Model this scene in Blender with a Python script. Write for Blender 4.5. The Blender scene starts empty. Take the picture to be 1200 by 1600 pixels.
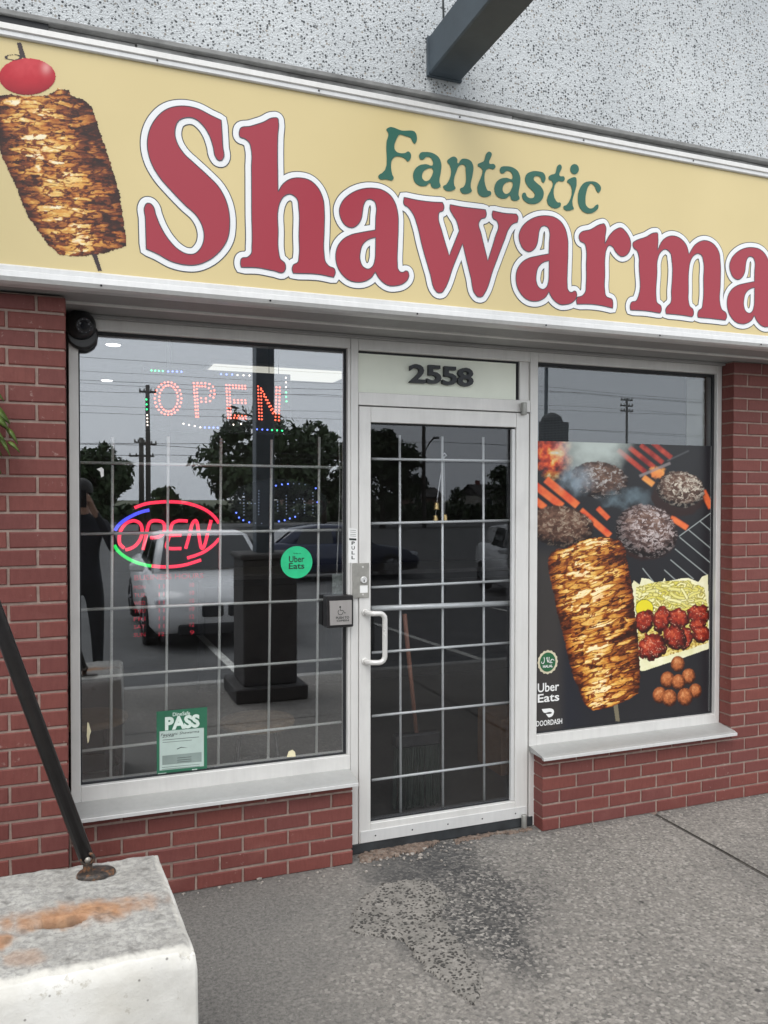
import bpy, bmesh, math, random
import numpy as np
from mathutils import Vector, Matrix

random.seed(7)
rng = np.random.default_rng(7)
scene = bpy.context.scene
COL = scene.collection

# ------------------------------------------------------------------ camera
F = 1250.0
YAW, PITCH, ROLL = math.radians(20.7), math.radians(-1.03), math.radians(0.06)
DIST, EYE = 3.433, 1.668
_cy, _sy, _cp, _sp = math.cos(YAW), math.sin(YAW), math.cos(PITCH), math.sin(PITCH)
W_ = np.array([_sy * _cp, _cy * _cp, _sp])
_r = np.array([_cy, -_sy, 0.0])
_u = np.cross(_r, W_)
R_ = _r * math.cos(ROLL) + _u * math.sin(ROLL)
U_ = -_r * math.sin(ROLL) + _u * math.cos(ROLL)
CAM = np.array([0.0, -DIST, EYE])
cam = bpy.data.cameras.new("camera")
cam.sensor_fit = 'VERTICAL'
cam.sensor_height = 36.0
cam.lens = F / 1600.0 * 36.0
cam.clip_start = 0.02
cam.clip_end = 1000.0
cam_ob = bpy.data.objects.new("camera", cam)
COL.objects.link(cam_ob)
cam_ob.matrix_world = Matrix(((R_[0], U_[0], -W_[0], CAM[0]), (R_[1], U_[1], -W_[1], CAM[1]),
                              (R_[2], U_[2], -W_[2], CAM[2]), (0, 0, 0, 1)))
scene.camera = cam_ob

# ------------------------------------------------------------------ sky, sun, exposure
SUN_EL, SUN_AZ = math.radians(55), math.radians(-150)     # azimuth measured from +Y, clockwise
world = bpy.data.worlds.new("World")
scene.world = world
world.use_nodes = True
wn = world.node_tree.nodes
wl = world.node_tree.links
bg = wn["Background"]
sky = wn.new("ShaderNodeTexSky")
sky.sky_type = 'NISHITA'
sky.sun_disc = False
sky.sun_elevation = SUN_EL
sky.sun_rotation = SUN_AZ
sky.dust_density = 4.0
sky.air_density = 1.0
hs = wn.new("ShaderNodeHueSaturation")
hs.inputs['Saturation'].default_value = 0.22
wl.new(sky.outputs[0], hs.inputs['Color'])
cloud = wn.new("ShaderNodeMix")                           # even grey cloud cover over the clear sky
cloud.data_type = 'RGBA'
cloud.inputs['Factor'].default_value = 0.72
cloud.inputs['B'].default_value = (9.6, 10.0, 10.4, 1)
wl.new(hs.outputs[0], cloud.inputs['A'])
wl.new([o for o in cloud.outputs if o.type == 'RGBA'][0], bg.inputs['Color'])
bg.inputs['Strength'].default_value = 0.12
sun = bpy.data.lights.new("sun", 'SUN')
sun.energy = 0.9
sun.angle = math.radians(30)
sun.color = (1.0, 0.97, 0.92)
sun_ob = bpy.data.objects.new("sun", sun)
COL.objects.link(sun_ob)
_sd = Vector((math.sin(SUN_AZ) * math.cos(SUN_EL), math.cos(SUN_AZ) * math.cos(SUN_EL), math.sin(SUN_EL)))
sun_ob.rotation_euler = _sd.to_track_quat('Z', 'Y').to_euler()
scene.view_settings.view_transform = 'Standard'
scene.view_settings.look = 'None'
scene.view_settings.exposure = 0.62
scene.view_settings.gamma = 1.0
scene.render.engine = 'CYCLES'
scene.cycles.max_bounces = 10
scene.cycles.transparent_max_bounces = 24
scene.cycles.use_denoising = True

# ------------------------------------------------------------------ pixel -> place (direction only; the plane gives the distance)
def ray(x, y):
    return (x - 600) / F * R_ - (y - 800) / F * U_ + W_
def at(x, y, Y=0.0):
    d = ray(x, y)
    return CAM + d * (Y + DIST) / d[1]
def atz(x, y, z=0.0):
    d = ray(x, y)
    return CAM + d * (z - EYE) / d[2]
def pix(P):
    d = np.asarray(P, float) - CAM
    w = d @ W_
    return 600 + F * (d @ R_) / w, 800 - F * (d @ U_) / w
YG = 0.115                                  # glass plane
def mir(x, y, Y):
    """place, behind the photographer at depth Y, that is mirrored in the glass at this pixel"""
    d = ray(x, y)
    t = (2 * YG - Y + DIST) / d[1]
    P = CAM + d * t
    P[1] = 2 * YG - P[1]
    return P

# ------------------------------------------------------------------ objects
def tag(o, label=None, cat=None, group=None, kind=None):
    if label: o['label'] = label
    if cat: o['category'] = cat
    if group: o['group'] = group
    if kind: o['kind'] = kind
    return o
def thing(name, label, cat, loc=(0, 0, 0), rz=0.0, group=None):
    o = bpy.data.objects.new(name, None)
    COL.objects.link(o)
    o.empty_display_size = 0.1
    o.location = loc
    o.rotation_euler = (0, 0, rz)
    return tag(o, label, cat, group)
def link(name, me, mat=None, parent=None, local=False):
    o = bpy.data.objects.new(name, me)
    COL.objects.link(o)
    if mat is not None and isinstance(me, bpy.types.Mesh):
        if not me.materials:
            me.materials.append(mat)
    if parent is not None:
        o.parent = parent
        if not local:
            o.matrix_parent_inverse = pmat(parent).inverted()
    return o
def pmat(o):
    m = Matrix.LocRotScale(o.location, o.rotation_euler, o.scale)
    if o.parent is not None:
        m = pmat(o.parent) @ o.matrix_parent_inverse @ m
    return m
def bm_mesh(bm, smooth=False):
    me = bpy.data.meshes.new("mesh")
    bmesh.ops.recalc_face_normals(bm, faces=bm.faces)
    bm.to_mesh(me)
    bm.free()
    if smooth:
        for p in me.polygons: p.use_smooth = True
    return me
def add_box(bm, x0, x1, y0, y1, z0, z1, bev=0.0):
    b = bmesh.new()
    bmesh.ops.create_cube(b, size=1)
    for v in b.verts:
        v.co = Vector(((x0 + x1) / 2 + v.co.x * (x1 - x0), (y0 + y1) / 2 + v.co.y * (y1 - y0), (z0 + z1) / 2 + v.co.z * (z1 - z0)))
    if bev > 0:
        bmesh.ops.bevel(b, geom=b.edges[:], offset=bev, segments=1, affect='EDGES')
    me = bpy.data.meshes.new("tmp"); b.to_mesh(me); b.free()
    bm.from_mesh(me); bpy.data.meshes.remove(me)
def box(name, x0, x1, y0, y1, z0, z1, mat, parent=None, bev=0.002, local=False):
    bm = bmesh.new()
    add_box(bm, x0, x1, y0, y1, z0, z1, bev)
    return link(name, bm_mesh(bm), mat, parent, local)
def frame_axes(d):
    d = Vector(d).normalized()
    a = Vector((0, 0, 1)) if abs(d.z) < 0.9 else Vector((1, 0, 0))
    s = d.cross(a).normalized()
    return d, s, s.cross(d).normalized()
def add_tube(bm, pts, rad, n=8, cap=True, closed=False):
    pts = [Vector(p) for p in pts]
    m = len(pts)
    rads = rad if isinstance(rad, (list, tuple)) else [rad] * m
    rings = []
    up = None
    for i in range(m):
        a = pts[i - 1] if (i > 0 or closed) else pts[i]
        b = pts[(i + 1) % m] if (i < m - 1 or closed) else pts[i]
        d = (b - a).normalized()
        if up is None:
            _, s, up = frame_axes(d)
        s = d.cross(up)
        if s.length < 1e-5: _, s, up = frame_axes(d)
        s.normalize(); up = s.cross(d).normalized()
        rings.append([bm.verts.new(pts[i] + (s * math.cos(2 * math.pi * k / n) + up * math.sin(2 * math.pi * k / n)) * rads[i]) for k in range(n)])
    for i in range(m if closed else m - 1):
        A, B = rings[i], rings[(i + 1) % m]
        for k in range(n):
            bm.faces.new((A[k], A[(k + 1) % n], B[(k + 1) % n], B[k]))
    if cap and not closed:
        bm.faces.new(rings[0][::-1]); bm.faces.new(rings[-1])
def tube(name, pts, rad, mat, parent=None, n=10, closed=False, smooth=True):
    bm = bmesh.new()
    add_tube(bm, pts, rad, n, True, closed)
    return link(name, bm_mesh(bm, smooth), mat, parent)
def add_lathe(bm, prof, c=(0, 0, 0), axis='Z', n=20):
    """prof: list of (radius, height) turned round an axis"""
    rings = []
    for r, h in prof:
        ring = []
        for k in range(n):
            a = 2 * math.pi * k / n
            p = (r * math.cos(a), r * math.sin(a), h)
            if axis == 'Y': p = (p[0], p[2], p[1])
            if axis == 'X': p = (p[2], p[0], p[1])
            ring.append(bm.verts.new(Vector(p) + Vector(c)))
        rings.append(ring)
    for A, B in zip(rings, rings[1:]):
        for k in range(n):
            bm.faces.new((A[k], A[(k + 1) % n], B[(k + 1) % n], B[k]))
    bm.faces.new(rings[0][::-1]); bm.faces.new(rings[-1])
def lathe(name, prof, c, mat, parent=None, axis='Z', n=20, smooth=True):
    bm = bmesh.new(); add_lathe(bm, prof, c, axis, n)
    me = bm_mesh(bm, False)
    if smooth:
        me.polygons.foreach_set("use_smooth", [len(p.vertices) == 4 for p in me.polygons])
    return link(name, me, mat, parent)
def poly_prism(name, pts, y0, y1, mat, parent=None):
    """flat outline of (x, z) points in the facade plane with real thickness y0..y1"""
    bm = bmesh.new()
    a = [bm.verts.new((x, y0, z)) for x, z in pts]
    b = [bm.verts.new((x, y1, z)) for x, z in pts]
    bm.faces.new(a); bm.faces.new(b[::-1])
    n = len(pts)
    for i in range(n): bm.faces.new((a[i], b[i], b[(i + 1) % n], a[(i + 1) % n]))
    return link(name, bm_mesh(bm), mat, parent)
def from_arrays(name, verts, faces, mat, parent=None, smooth=False, col=None):
    me = bpy.data.meshes.new("mesh")
    verts = np.asarray(verts, np.float32); faces = np.asarray(faces, np.int32)
    k = faces.shape[1]
    me.vertices.add(len(verts)); me.vertices.foreach_set("co", verts.ravel())
    me.loops.add(faces.size); me.loops.foreach_set("vertex_index", faces.ravel())
    me.polygons.add(len(faces)); me.polygons.foreach_set("loop_start", np.arange(0, faces.size, k, dtype=np.int32))
    me.update(calc_edges=True)
    if col is not None:
        a = me.color_attributes.new("print", 'FLOAT_COLOR', 'POINT')
        c = np.ones((len(verts), 4), np.float32); c[:, :3] = col
        a.data.foreach_set("color", c.ravel())
    me.polygons.foreach_set("use_smooth", np.full(len(faces), smooth))
    return link(name, me, mat, parent)

# ------------------------------------------------------------------ materials
def lin(c):
    c = np.asarray(c, float) / 255.0
    return tuple(np.where(c <= 0.04045, c / 12.92, ((c + 0.055) / 1.055) ** 2.4))
MATS = {}
class NT:
    def __init__(self, name):
        self.m = bpy.data.materials.new(name); self.m.use_nodes = True
        self.t = self.m.node_tree; self.n = self.t.nodes
        self.b = self.n["Principled BSDF"]; self.out = self.n["Material Output"]
    def new(self, typ, **kw):
        n = self.n.new(typ)
        for k, v in kw.items():
            if hasattr(n, k): setattr(n, k, v)
            else: n.inputs[k].default_value = v
        return n
    def l(self, a, b): self.t.links.new(a, b)
    def pos(self, obj=False):
        if obj: return self.new("ShaderNodeTexCoord").outputs['Object']
        return self.new("ShaderNodeNewGeometry").outputs['Position']
    def noise(self, scale, detail=4, rough=0.55, vec=None, obj=False, dist=0.0):
        n = self.new("ShaderNodeTexNoise"); n.inputs['Scale'].default_value = scale
        n.inputs['Detail'].default_value = detail; n.inputs['Roughness'].default_value = rough
        n.inputs['Distortion'].default_value = dist
        self.l(vec if vec is not None else self.pos(obj), n.inputs['Vector'])
        return n.outputs['Fac']
    def vor(self, scale, feature='F1', out='Distance', vec=None, rand=1.0):
        n = self.new("ShaderNodeTexVoronoi"); n.feature = feature
        n.inputs['Scale'].default_value = scale; n.inputs['Randomness'].default_value = rand
        self.l(vec if vec is not None else self.pos(), n.inputs['Vector'])
        return n.outputs[out]
    def ramp(self, fac, stops, interp='LINEAR'):
        r = self.new("ShaderNodeValToRGB"); r.color_ramp.interpolation = interp
        e = r.color_ramp.elements
        while len(e) < len(stops): e.new(0.5)
        for el, (p, c) in zip(e, stops):
            el.position = p
            if not hasattr(c, '__len__'): c = (c, c, c)
            el.color = (*c[:3], 1)
        self.l(fac, r.inputs['Fac'])
        return r.outputs['Color']
    def mix(self, fac, a, b, mode='MIX'):
        n = self.new("ShaderNodeMix"); n.data_type = 'RGBA'; n.blend_type = mode
        for sock, v in ((n.inputs['Factor'], fac), (n.inputs['A'], a), (n.inputs['B'], b)):
            if isinstance(v, (int, float)): sock.default_value = v if sock.type == 'VALUE' else (v, v, v, 1)
            elif isinstance(v, tuple): sock.default_value = (*v[:3], 1)
            else: self.l(v, sock)
        return [o for o in n.outputs if o.type == 'RGBA'][0]
    def math(self, op, a, b=0.0):
        n = self.new("ShaderNodeMath"); n.operation = op
        for sock, v in ((n.inputs[0], a), (n.inputs[1], b)):
            if isinstance(v, (int, float)): sock.default_value = v
            else: self.l(v, sock)
        return n.outputs[0]
    def bump(self, h, strength=0.3, dist=0.01):
        n = self.new("ShaderNodeBump"); n.inputs['Strength'].default_value = strength; n.inputs['Distance'].default_value = dist
        self.l(h, n.inputs['Height']); self.l(n.outputs[0], self.b.inputs['Normal'])
    def base(self, c):
        if isinstance(c, tuple): self.b.inputs['Base Color'].default_value = (*c[:3], 1)
        else: self.l(c, self.b.inputs['Base Color'])
    def set(self, rough=0.5, metal=0.0, spec=None):
        for k, v in (('Roughness', rough), ('Metallic', metal), ('Specular IOR Level', spec)):
            if v is None: continue
            if isinstance(v, (int, float)): self.b.inputs[k].default_value = v
            else: self.l(v, self.b.inputs[k])
def simple(name, c, rough=0.5, metal=0.0, var=0.12, scale=8.0, spec=None, bump=0.0):
    """one base colour with uneven, slightly dirty tone"""
    if name in MATS: return MATS[name]
    t = NT(name)
    f = t.noise(scale, 5, 0.6)
    lo = tuple(max(0, v * (1 - var)) for v in c); hi = tuple(min(1, v * (1 + var)) for v in c)
    t.base(t.ramp(f, [(0.3, lo), (0.7, hi)])); 
    t.set(rough, metal, spec)
    if bump: t.bump(t.noise(scale * 12, 3), bump, 0.004)
    MATS[name] = t.m
    return t.m
def emis(name, c, s, body=None):
    if name in MATS: return MATS[name]
    t = NT(name); t.base(tuple(v * 0.6 for v in c) if body is None else body)
    t.b.inputs['Emission Color'].default_value = (*c, 1); t.b.inputs['Emission Strength'].default_value = s
    MATS[name] = t.m
    return t.m
def glass_mat(name, f0, tint):
    t = NT(name)
    lw = t.new("ShaderNodeLayerWeight"); lw.inputs['Blend'].default_value = 0.5
    p5 = t.math('POWER', lw.outputs['Facing'], 5.0)
    fac = t.math('ADD', t.math('MULTIPLY', p5, 1 - f0), f0)
    gl = t.new("ShaderNodeBsdfGlossy"); gl.inputs['Roughness'].default_value = 0.0
    gl.inputs['Color'].default_value = (0.93, 0.96, 1.0, 1)
    wob = t.new("ShaderNodeBump"); wob.inputs['Strength'].default_value = 0.012; wob.inputs['Distance'].default_value = 0.02
    t.l(t.noise(2.2, 1, 0.4), wob.inputs['Height']); t.l(wob.outputs[0], gl.inputs['Normal'])
    tr = t.new("ShaderNodeBsdfTransparent"); tr.inputs['Color'].default_value = (*tint, 1)
    mx = t.new("ShaderNodeMixShader")
    t.l(fac, mx.inputs[0]); t.l(tr.outputs[0], mx.inputs[1]); t.l(gl.outputs[0], mx.inputs[2])
    t.l(mx.outputs[0], t.out.inputs['Surface'])
    return t.m
def print_mat(name, rough=0.35, spec=0.4, gain=1.0):
    t = NT(name)
    a = t.new("ShaderNodeVertexColor"); a.layer_name = "print"
    t.l(a.outputs['Color'], t.b.inputs['Base Color'])
    t.set(rough, 0.0, spec)
    return t.m

def mat_brick():
    t = NT("red_brick")
    oi = t.new("ShaderNodeObjectInfo").outputs['Random']
    c = t.ramp(oi, [(0.0, (0.150, 0.045, 0.039)), (0.35, (0.172, 0.051, 0.043)), (0.7, (0.190, 0.057, 0.046)), (1.0, (0.160, 0.051, 0.046))])
    v = t.new("ShaderNodeVectorMath"); v.operation = 'MULTIPLY'; t.l(t.pos(), v.inputs[0]); v.inputs[1].default_value = (1.0, 1.0, 0.25)
    streak = t.noise(95, 3, 0.6, v.outputs[0])
    c = t.mix(t.ramp(streak, [(0.4, 0.0), (0.75, 0.45)]), c, (0.11, 0.030, 0.026))
    c = t.mix(t.ramp(t.noise(4.5, 6, 0.65), [(0.55, 0.0), (0.8, 0.3)]), c, (0.30, 0.13, 0.105))
    chalk = t.ramp(t.math('ADD', t.noise(38, 5, 0.7), t.math('MULTIPLY', t.noise(2.6, 2, 0.5), 0.3)), [(0.80, 0.0), (0.92, 0.6)])
    c = t.mix(chalk, c, (0.42, 0.30, 0.26))
    t.base(c); t.set(0.62, 0, 0.35)
    t.bump(t.noise(160, 3, 0.6), 0.25, 0.002)
    return t.m
def mat_mortar():
    t = NT("mortar")
    t.base(t.ramp(t.noise(30, 5), [(0.3, (0.24, 0.175, 0.15)), (0.7, (0.36, 0.275, 0.235))]))
    t.set(0.95, 0, 0.1); t.bump(t.noise(350, 2), 0.5, 0.002)
    return t.m
def mat_stucco():
    t = NT("pebble_dash")
    d1 = t.vor(78, 'F1', 'Distance'); r1 = t.vor(78, 'F1', 'Color')
    sep = t.new("ShaderNodeSeparateColor"); t.l(r1, sep.inputs[0])
    pick = t.math('GREATER_THAN', sep.outputs[0], 0.52)
    size = t.math('LESS_THAN', d1, t.math('MULTIPLY', sep.outputs[1], 0.52))
    fac = t.math('MULTIPLY', pick, size)
    tone = t.ramp(sep.outputs[2], [(0.0, (0.05, 0.055, 0.06)), (0.6, (0.16, 0.17, 0.175)), (1.0, (0.36, 0.33, 0.29))])
    base = t.ramp(t.noise(1.6, 5, 0.6), [(0.3, (0.50, 0.525, 0.545)), (0.7, (0.66, 0.685, 0.70))])
    fine = t.vor(260, 'F1', 'Color'); s2 = t.new("ShaderNodeSeparateColor"); t.l(fine, s2.inputs[0])
    base = t.mix(t.ramp(s2.outputs[0], [(0.3, 0.0), (1.0, 0.40)]), base, (0.30, 0.31, 0.31))
    d3 = t.vor(150, 'F1', 'Distance'); c3 = t.vor(150, 'F1', 'Color'); s3 = t.new('ShaderNodeSeparateColor'); t.l(c3, s3.inputs[0])
    f3 = t.math('MULTIPLY', t.math('GREATER_THAN', s3.outputs[0], 0.62), t.math('LESS_THAN', d3, t.math('MULTIPLY', s3.outputs[1], 0.6)))
    base = t.mix(t.math('MULTIPLY', f3, 0.8), base, (0.11, 0.115, 0.12))
    t.base(t.mix(fac, base, tone)); t.set(0.85, 0, 0.25)
    t.bump(t.math('ADD', t.vor(110, 'F1'), t.vor(260, 'F1')), 0.5, 0.006)
    return t.m
def mat_alu(name="brushed_aluminium", c=(0.71, 0.70, 0.68), rough=0.42):
    t = NT(name)
    v = t.new("ShaderNodeVectorMath"); v.operation = 'MULTIPLY'; t.l(t.pos(), v.inputs[0]); v.inputs[1].default_value = (1, 1, 0.12)
    f = t.noise(40, 5, 0.65, v.outputs[0])
    c1 = t.ramp(f, [(0.3, tuple(x * 0.94 for x in c)), (0.7, tuple(min(1, x * 1.03) for x in c))])
    dirt = t.ramp(t.noise(5, 4, 0.55), [(0.52, 0.0), (0.85, 0.35)])
    c1 = t.mix(dirt, c1, tuple(x * 0.6 for x in c))
    t.base(c1); t.set(t.ramp(t.noise(18, 4), [(0.3, rough - 0.04), (0.7, rough + 0.08)]), 0.22)
    return t.m
def mat_pavement():
    t = NT("worn_concrete")
    a = t.new("ShaderNodeVertexColor"); a.layer_name = "print"
    sa = t.new("ShaderNodeSeparateColor"); t.l(a.outputs['Color'], sa.inputs[0])
    big = t.noise(1.1, 6, 0.62)
    fine = t.noise(48, 6, 0.85)
    peb = t.vor(88, 'F1', 'Color'); sp = t.new("ShaderNodeSeparateColor"); t.l(peb, sp.inputs[0])
    base = t.ramp(big, [(0.3, (0.225, 0.208, 0.188)), (0.7, (0.335, 0.310, 0.280))])
    base = t.mix(t.ramp(fine, [(0.38, 0.75), (0.60, 0.0)]), base, (0.095, 0.092, 0.088))
    base = t.mix(t.ramp(sp.outputs[1], [(0.0, 0.6), (0.30, 0.0)]), base, (0.075, 0.072, 0.069))
    base = t.mix(t.ramp(sp.outputs[2], [(0.72, 0.0), (1.0, 0.55)]), base, (0.46, 0.43, 0.39))
    # exposed stones where the surface has worn away
    stones = t.ramp(sp.outputs[0], [(0.0, (0.035, 0.036, 0.038)), (0.5, (0.095, 0.092, 0.088)), (0.85, (0.22, 0.205, 0.19)), (1.0, (0.34, 0.32, 0.29))])
    base = t.mix(sa.outputs[0], base, stones)
    base = t.mix(sa.outputs[2], base, t.ramp(t.noise(70, 6, 0.9), [(0.40, (0.085, 0.082, 0.078)), (0.60, (0.225, 0.216, 0.202))]))
    spots = t.ramp(t.vor(4.2, 'F1'), [(0.035, 1.0), (0.055, 0.0)])
    base = t.mix(t.math('MULTIPLY', spots, 0.8), base, (0.035, 0.034, 0.034))
    chips = t.vor(33, 'F1', 'Distance')
    base = t.mix(t.ramp(chips, [(0.05, 0.65), (0.09, 0.0)]), base, (0.42, 0.40, 0.36))
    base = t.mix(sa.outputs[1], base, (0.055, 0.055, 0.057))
    t.base(base); t.set(0.88, 0, 0.25)
    h = t.math('ADD', t.math('MULTIPLY', t.vor(88, 'F1'), t.math('ADD', sa.outputs[0], 0.25)), t.math('MULTIPLY', fine, 0.7))
    t.bump(h, 0.75, 0.006)
    return t.m
def mat_patch():
    t = NT("old_concrete_skim")
    big = t.noise(14, 5, 0.6)
    base = t.ramp(big, [(0.3, (0.175, 0.165, 0.15)), (0.7, (0.30, 0.28, 0.255))])
    w3 = t.new('ShaderNodeTexNoise'); w3.inputs['Scale'].default_value = 26; t.l(t.pos(), w3.inputs['Vector'])
    wa = t.new('ShaderNodeVectorMath'); wa.operation = 'SCALE'; t.l(w3.outputs['Color'], wa.inputs[0]); wa.inputs['Scale'].default_value = 0.028
    wb = t.new('ShaderNodeVectorMath'); wb.operation = 'ADD'; t.l(t.pos(), wb.inputs[0]); t.l(wa.outputs[0], wb.inputs[1])
    thr = t.math('MULTIPLY', t.noise(17, 4, 0.6), 0.9)
    pits = t.ramp(t.math('ADD', t.vor(64, 'F1', 'Distance', wb.outputs[0]), thr), [(0.66, 0.9), (0.88, 0.0)])
    pits2 = t.ramp(t.math('ADD', t.vor(150, 'F1', 'Distance', wb.outputs[0]), thr), [(0.50, 0.7), (0.80, 0.0)])
    base = t.mix(pits2, base, (0.10, 0.097, 0.092))
    base = t.mix(pits, base, (0.055, 0.053, 0.050))
    t.base(base); t.set(0.9, 0, 0.2)
    t.bump(t.math('SUBTRACT', t.noise(70, 4), t.math('MULTIPLY', pits, 1.4)), 0.8, 0.008)
    return t.m
def mat_blocktop():
    t = NT("weathered_concrete_top")
    f = t.noise(9, 6, 0.65); g = t.noise(70, 5, 0.7)
    c = t.ramp(f, [(0.3, (0.30, 0.29, 0.27)), (0.7, (0.50, 0.49, 0.46))])
    c = t.mix(t.ramp(g, [(0.42, 0.55), (0.56, 0.0)]), c, (0.20, 0.195, 0.19))
    a = t.new("ShaderNodeVertexColor"); a.layer_name = "print"
    sa = t.new("ShaderNodeSeparateColor"); t.l(a.outputs['Color'], sa.inputs[0])
    rust = t.ramp(t.noise(20, 5, 0.7), [(0.25, (0.30, 0.13, 0.055)), (0.75, (0.50, 0.27, 0.13))])
    c = t.mix(sa.outputs[0], c, rust)
    c = t.mix(sa.outputs[1], c, (0.62, 0.60, 0.55))
    c = t.mix(sa.outputs[2], c, (0.05, 0.045, 0.04))
    t.base(c); t.set(0.9, 0, 0.2)
    t.bump(t.math('ADD', g, t.math('MULTIPLY', t.vor(55, 'F1'), 0.8)), 0.7, 0.006)
    return t.m

BRICK, MORTAR, STUCCO = mat_brick(), mat_mortar(), mat_stucco()
ALU = mat_alu()
ALU_LIGHT = mat_alu("bright_aluminium", (0.68, 0.68, 0.675), 0.32)
ALU_SILL = mat_alu("weathered_sill_metal", (0.40, 0.40, 0.39), 0.40)
ALU_DULL = mat_alu("dull_soffit_metal", (0.33, 0.325, 0.32), 0.55)
STEEL = mat_alu("galvanised_rod", (0.74, 0.74, 0.70), 0.38)
BLACK = simple("black_rubber", (0.012, 0.013, 0.016), 0.55)
BLACKPAINT = simple("black_paint", (0.012, 0.011, 0.012), 0.38, 0, 0.4, 30, bump=0.1)
DKGREY = simple("charcoal_paint", (0.046, 0.064, 0.080), 0.5, 0, 0.18, 6, bump=0.08)
WHITEVINYL = simple("white_vinyl", (0.80, 0.80, 0.79), 0.4, 0, 0.03)
GLASS = glass_mat("window_glass", 0.18, (0.93, 0.94, 0.945))
GLASS_POSTER = glass_mat("poster_window_glass", 0.082, (0.88, 0.90, 0.91))
GLASS_DOOR = glass_mat("door_glass", 0.045, (0.90, 0.91, 0.93))

# ------------------------------------------------------------------ ground
def fade(x): return x * x * (3 - 2 * x)
def vnoise(x, y, seed=0):
    xi, yi = np.floor(x).astype(np.int64), np.floor(y).astype(np.int64)
    def h(a, b):
        n = (a * 374761393 + b * 668265263 + seed * 974634777) & 0x7fffffff
        n = ((n ^ (n >> 13)) * 1274126177) & 0x7fffffff
        return ((n ^ (n >> 16)) & 0xffff) / 65535.0
    fx, fy = fade(x - xi), fade(y - yi)
    return (h(xi, yi) * (1 - fx) + h(xi + 1, yi) * fx) * (1 - fy) + (h(xi, yi + 1) * (1 - fx) + h(xi + 1, yi + 1) * fx) * fy
def fbm(x, y, o=4, seed=0):
    s, a, t = 0.0, 0.5, 0.0
    for i in range(o):
        s = s + a * vnoise(x * 2 ** i, y * 2 ** i, seed + i); t += a; a *= 0.5
    return s / t
def worley(x, y, seed=0):
    xi, yi = np.floor(x).astype(np.int64), np.floor(y).astype(np.int64)
    f1 = np.full(x.shape, 9.0); f2 = np.full(x.shape, 9.0); cid = np.zeros(x.shape)
    def h(a, b, s):
        n = (a * 374761393 + b * 668265263 + (seed + s) * 974634777) & 0x7fffffff
        n = ((n ^ (n >> 13)) * 1274126177) & 0x7fffffff
        return ((n ^ (n >> 16)) & 0xffff) / 65535.0
    for i in (-1, 0, 1):
        for j in (-1, 0, 1):
            a, b = xi + i, yi + j
            d = np.hypot(a + h(a, b, 1) - x, b + h(a, b, 2) - y)
            c = h(a, b, 3)
            near = d < f1
            f2 = np.where(near, f1, np.minimum(f2, d)); cid = np.where(near, c, cid); f1 = np.where(near, d, f1)
    return f1, f2, cid
def inside(px, py, poly):
    r = np.zeros(px.shape, bool); n = len(poly)
    for i in range(n):
        x0, y0 = poly[i]; x1, y1 = poly[(i + 1) % n]
        if y0 == y1: continue
        c = (y0 > py) != (y1 > py)
        r ^= c & (px < (x1 - x0) * (py - y0) / (y1 - y0) + x0)
    return r
def sstep(a, b, x):
    t = np.clip((x - a) / (b - a), 0, 1); return t * t * (3 - 2 * t)

JX = float(atz(1024, 1270)[0])            # joint between two pavement slabs
PAVE = mat_pavement()
pave = thing('pavement', None, None); tag(pave, kind='structure')
def slab(x0, x1, y0, y1, step):
    nx, ny = int((x1 - x0) / step) + 1, int((y1 - y0) / step) + 1
    gx, gy = np.meshgrid(np.linspace(x0, x1, nx), np.linspace(y0, y1, ny))
    P = np.stack([gx, gy, gx * 0], -1)
    d = P - CAM; w = np.maximum(d @ W_, 0.3)
    px, py = 600 + F * (d @ R_) / w, 800 - F * (d @ U_) / w
    wob = (fbm(gx * 6, gy * 6, 4, 3) - 0.5)
    worn = sstep(0.95, 0.35, np.hypot((px - 700 - 0.28 * (py - 1330)) / 170, (py - 1420) / 190) + wob * 0.9)
    worn = np.maximum(worn, sstep(0.5, 0.8, fbm(gx * 1.3 + 5, gy * 1.3, 4, 9)) * 0.55) * 0.92
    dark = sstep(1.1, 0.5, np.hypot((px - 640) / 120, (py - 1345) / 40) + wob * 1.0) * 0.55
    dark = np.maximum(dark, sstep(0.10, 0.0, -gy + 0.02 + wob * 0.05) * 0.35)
    old = sstep(760, 380, px + wob * 260) * sstep(1330, 1400, py + wob * 60) * 0.8
    z = (fbm(gx * 3, gy * 3, 3, 21) - 0.5) * 0.006 - worn * 0.002
    edge = np.minimum(gx - x0, x1 - gx)
    z = z - sstep(0.02, 0.0, edge + wob * 0.015) * 0.008
    v = np.stack([gx, gy, z], -1).reshape(-1, 3)
    idx = np.arange(nx * ny).reshape(ny, nx)
    f = np.stack([idx[:-1, :-1], idx[:-1, 1:], idx[1:, 1:], idx[1:, :-1]], -1).reshape(-1, 4)
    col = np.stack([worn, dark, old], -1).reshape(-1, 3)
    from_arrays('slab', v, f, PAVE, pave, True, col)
slab(-1.2, JX - 0.011, -2.2, 0.11, 0.02)
slab(JX + 0.011, JX + 1.9, -2.2, 0.11, 0.02)
slab(JX + 1.914, 9.0, -2.2, 0.11, 0.1)
slab(-5.0, -1.207, -3.55, 0.11, 0.08)
slab(-1.2, JX - 0.007, -3.55, -2.21, 0.06)
slab(JX + 0.007, 9.0, -3.55, -2.21, 0.08)
box('joint_filler', -5, 9, -3.55, 0.11, -0.15, -0.013, simple('joint_dirt', (0.075, 0.068, 0.06), 0.95, 0, .5, 60), pave, 0)
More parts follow.
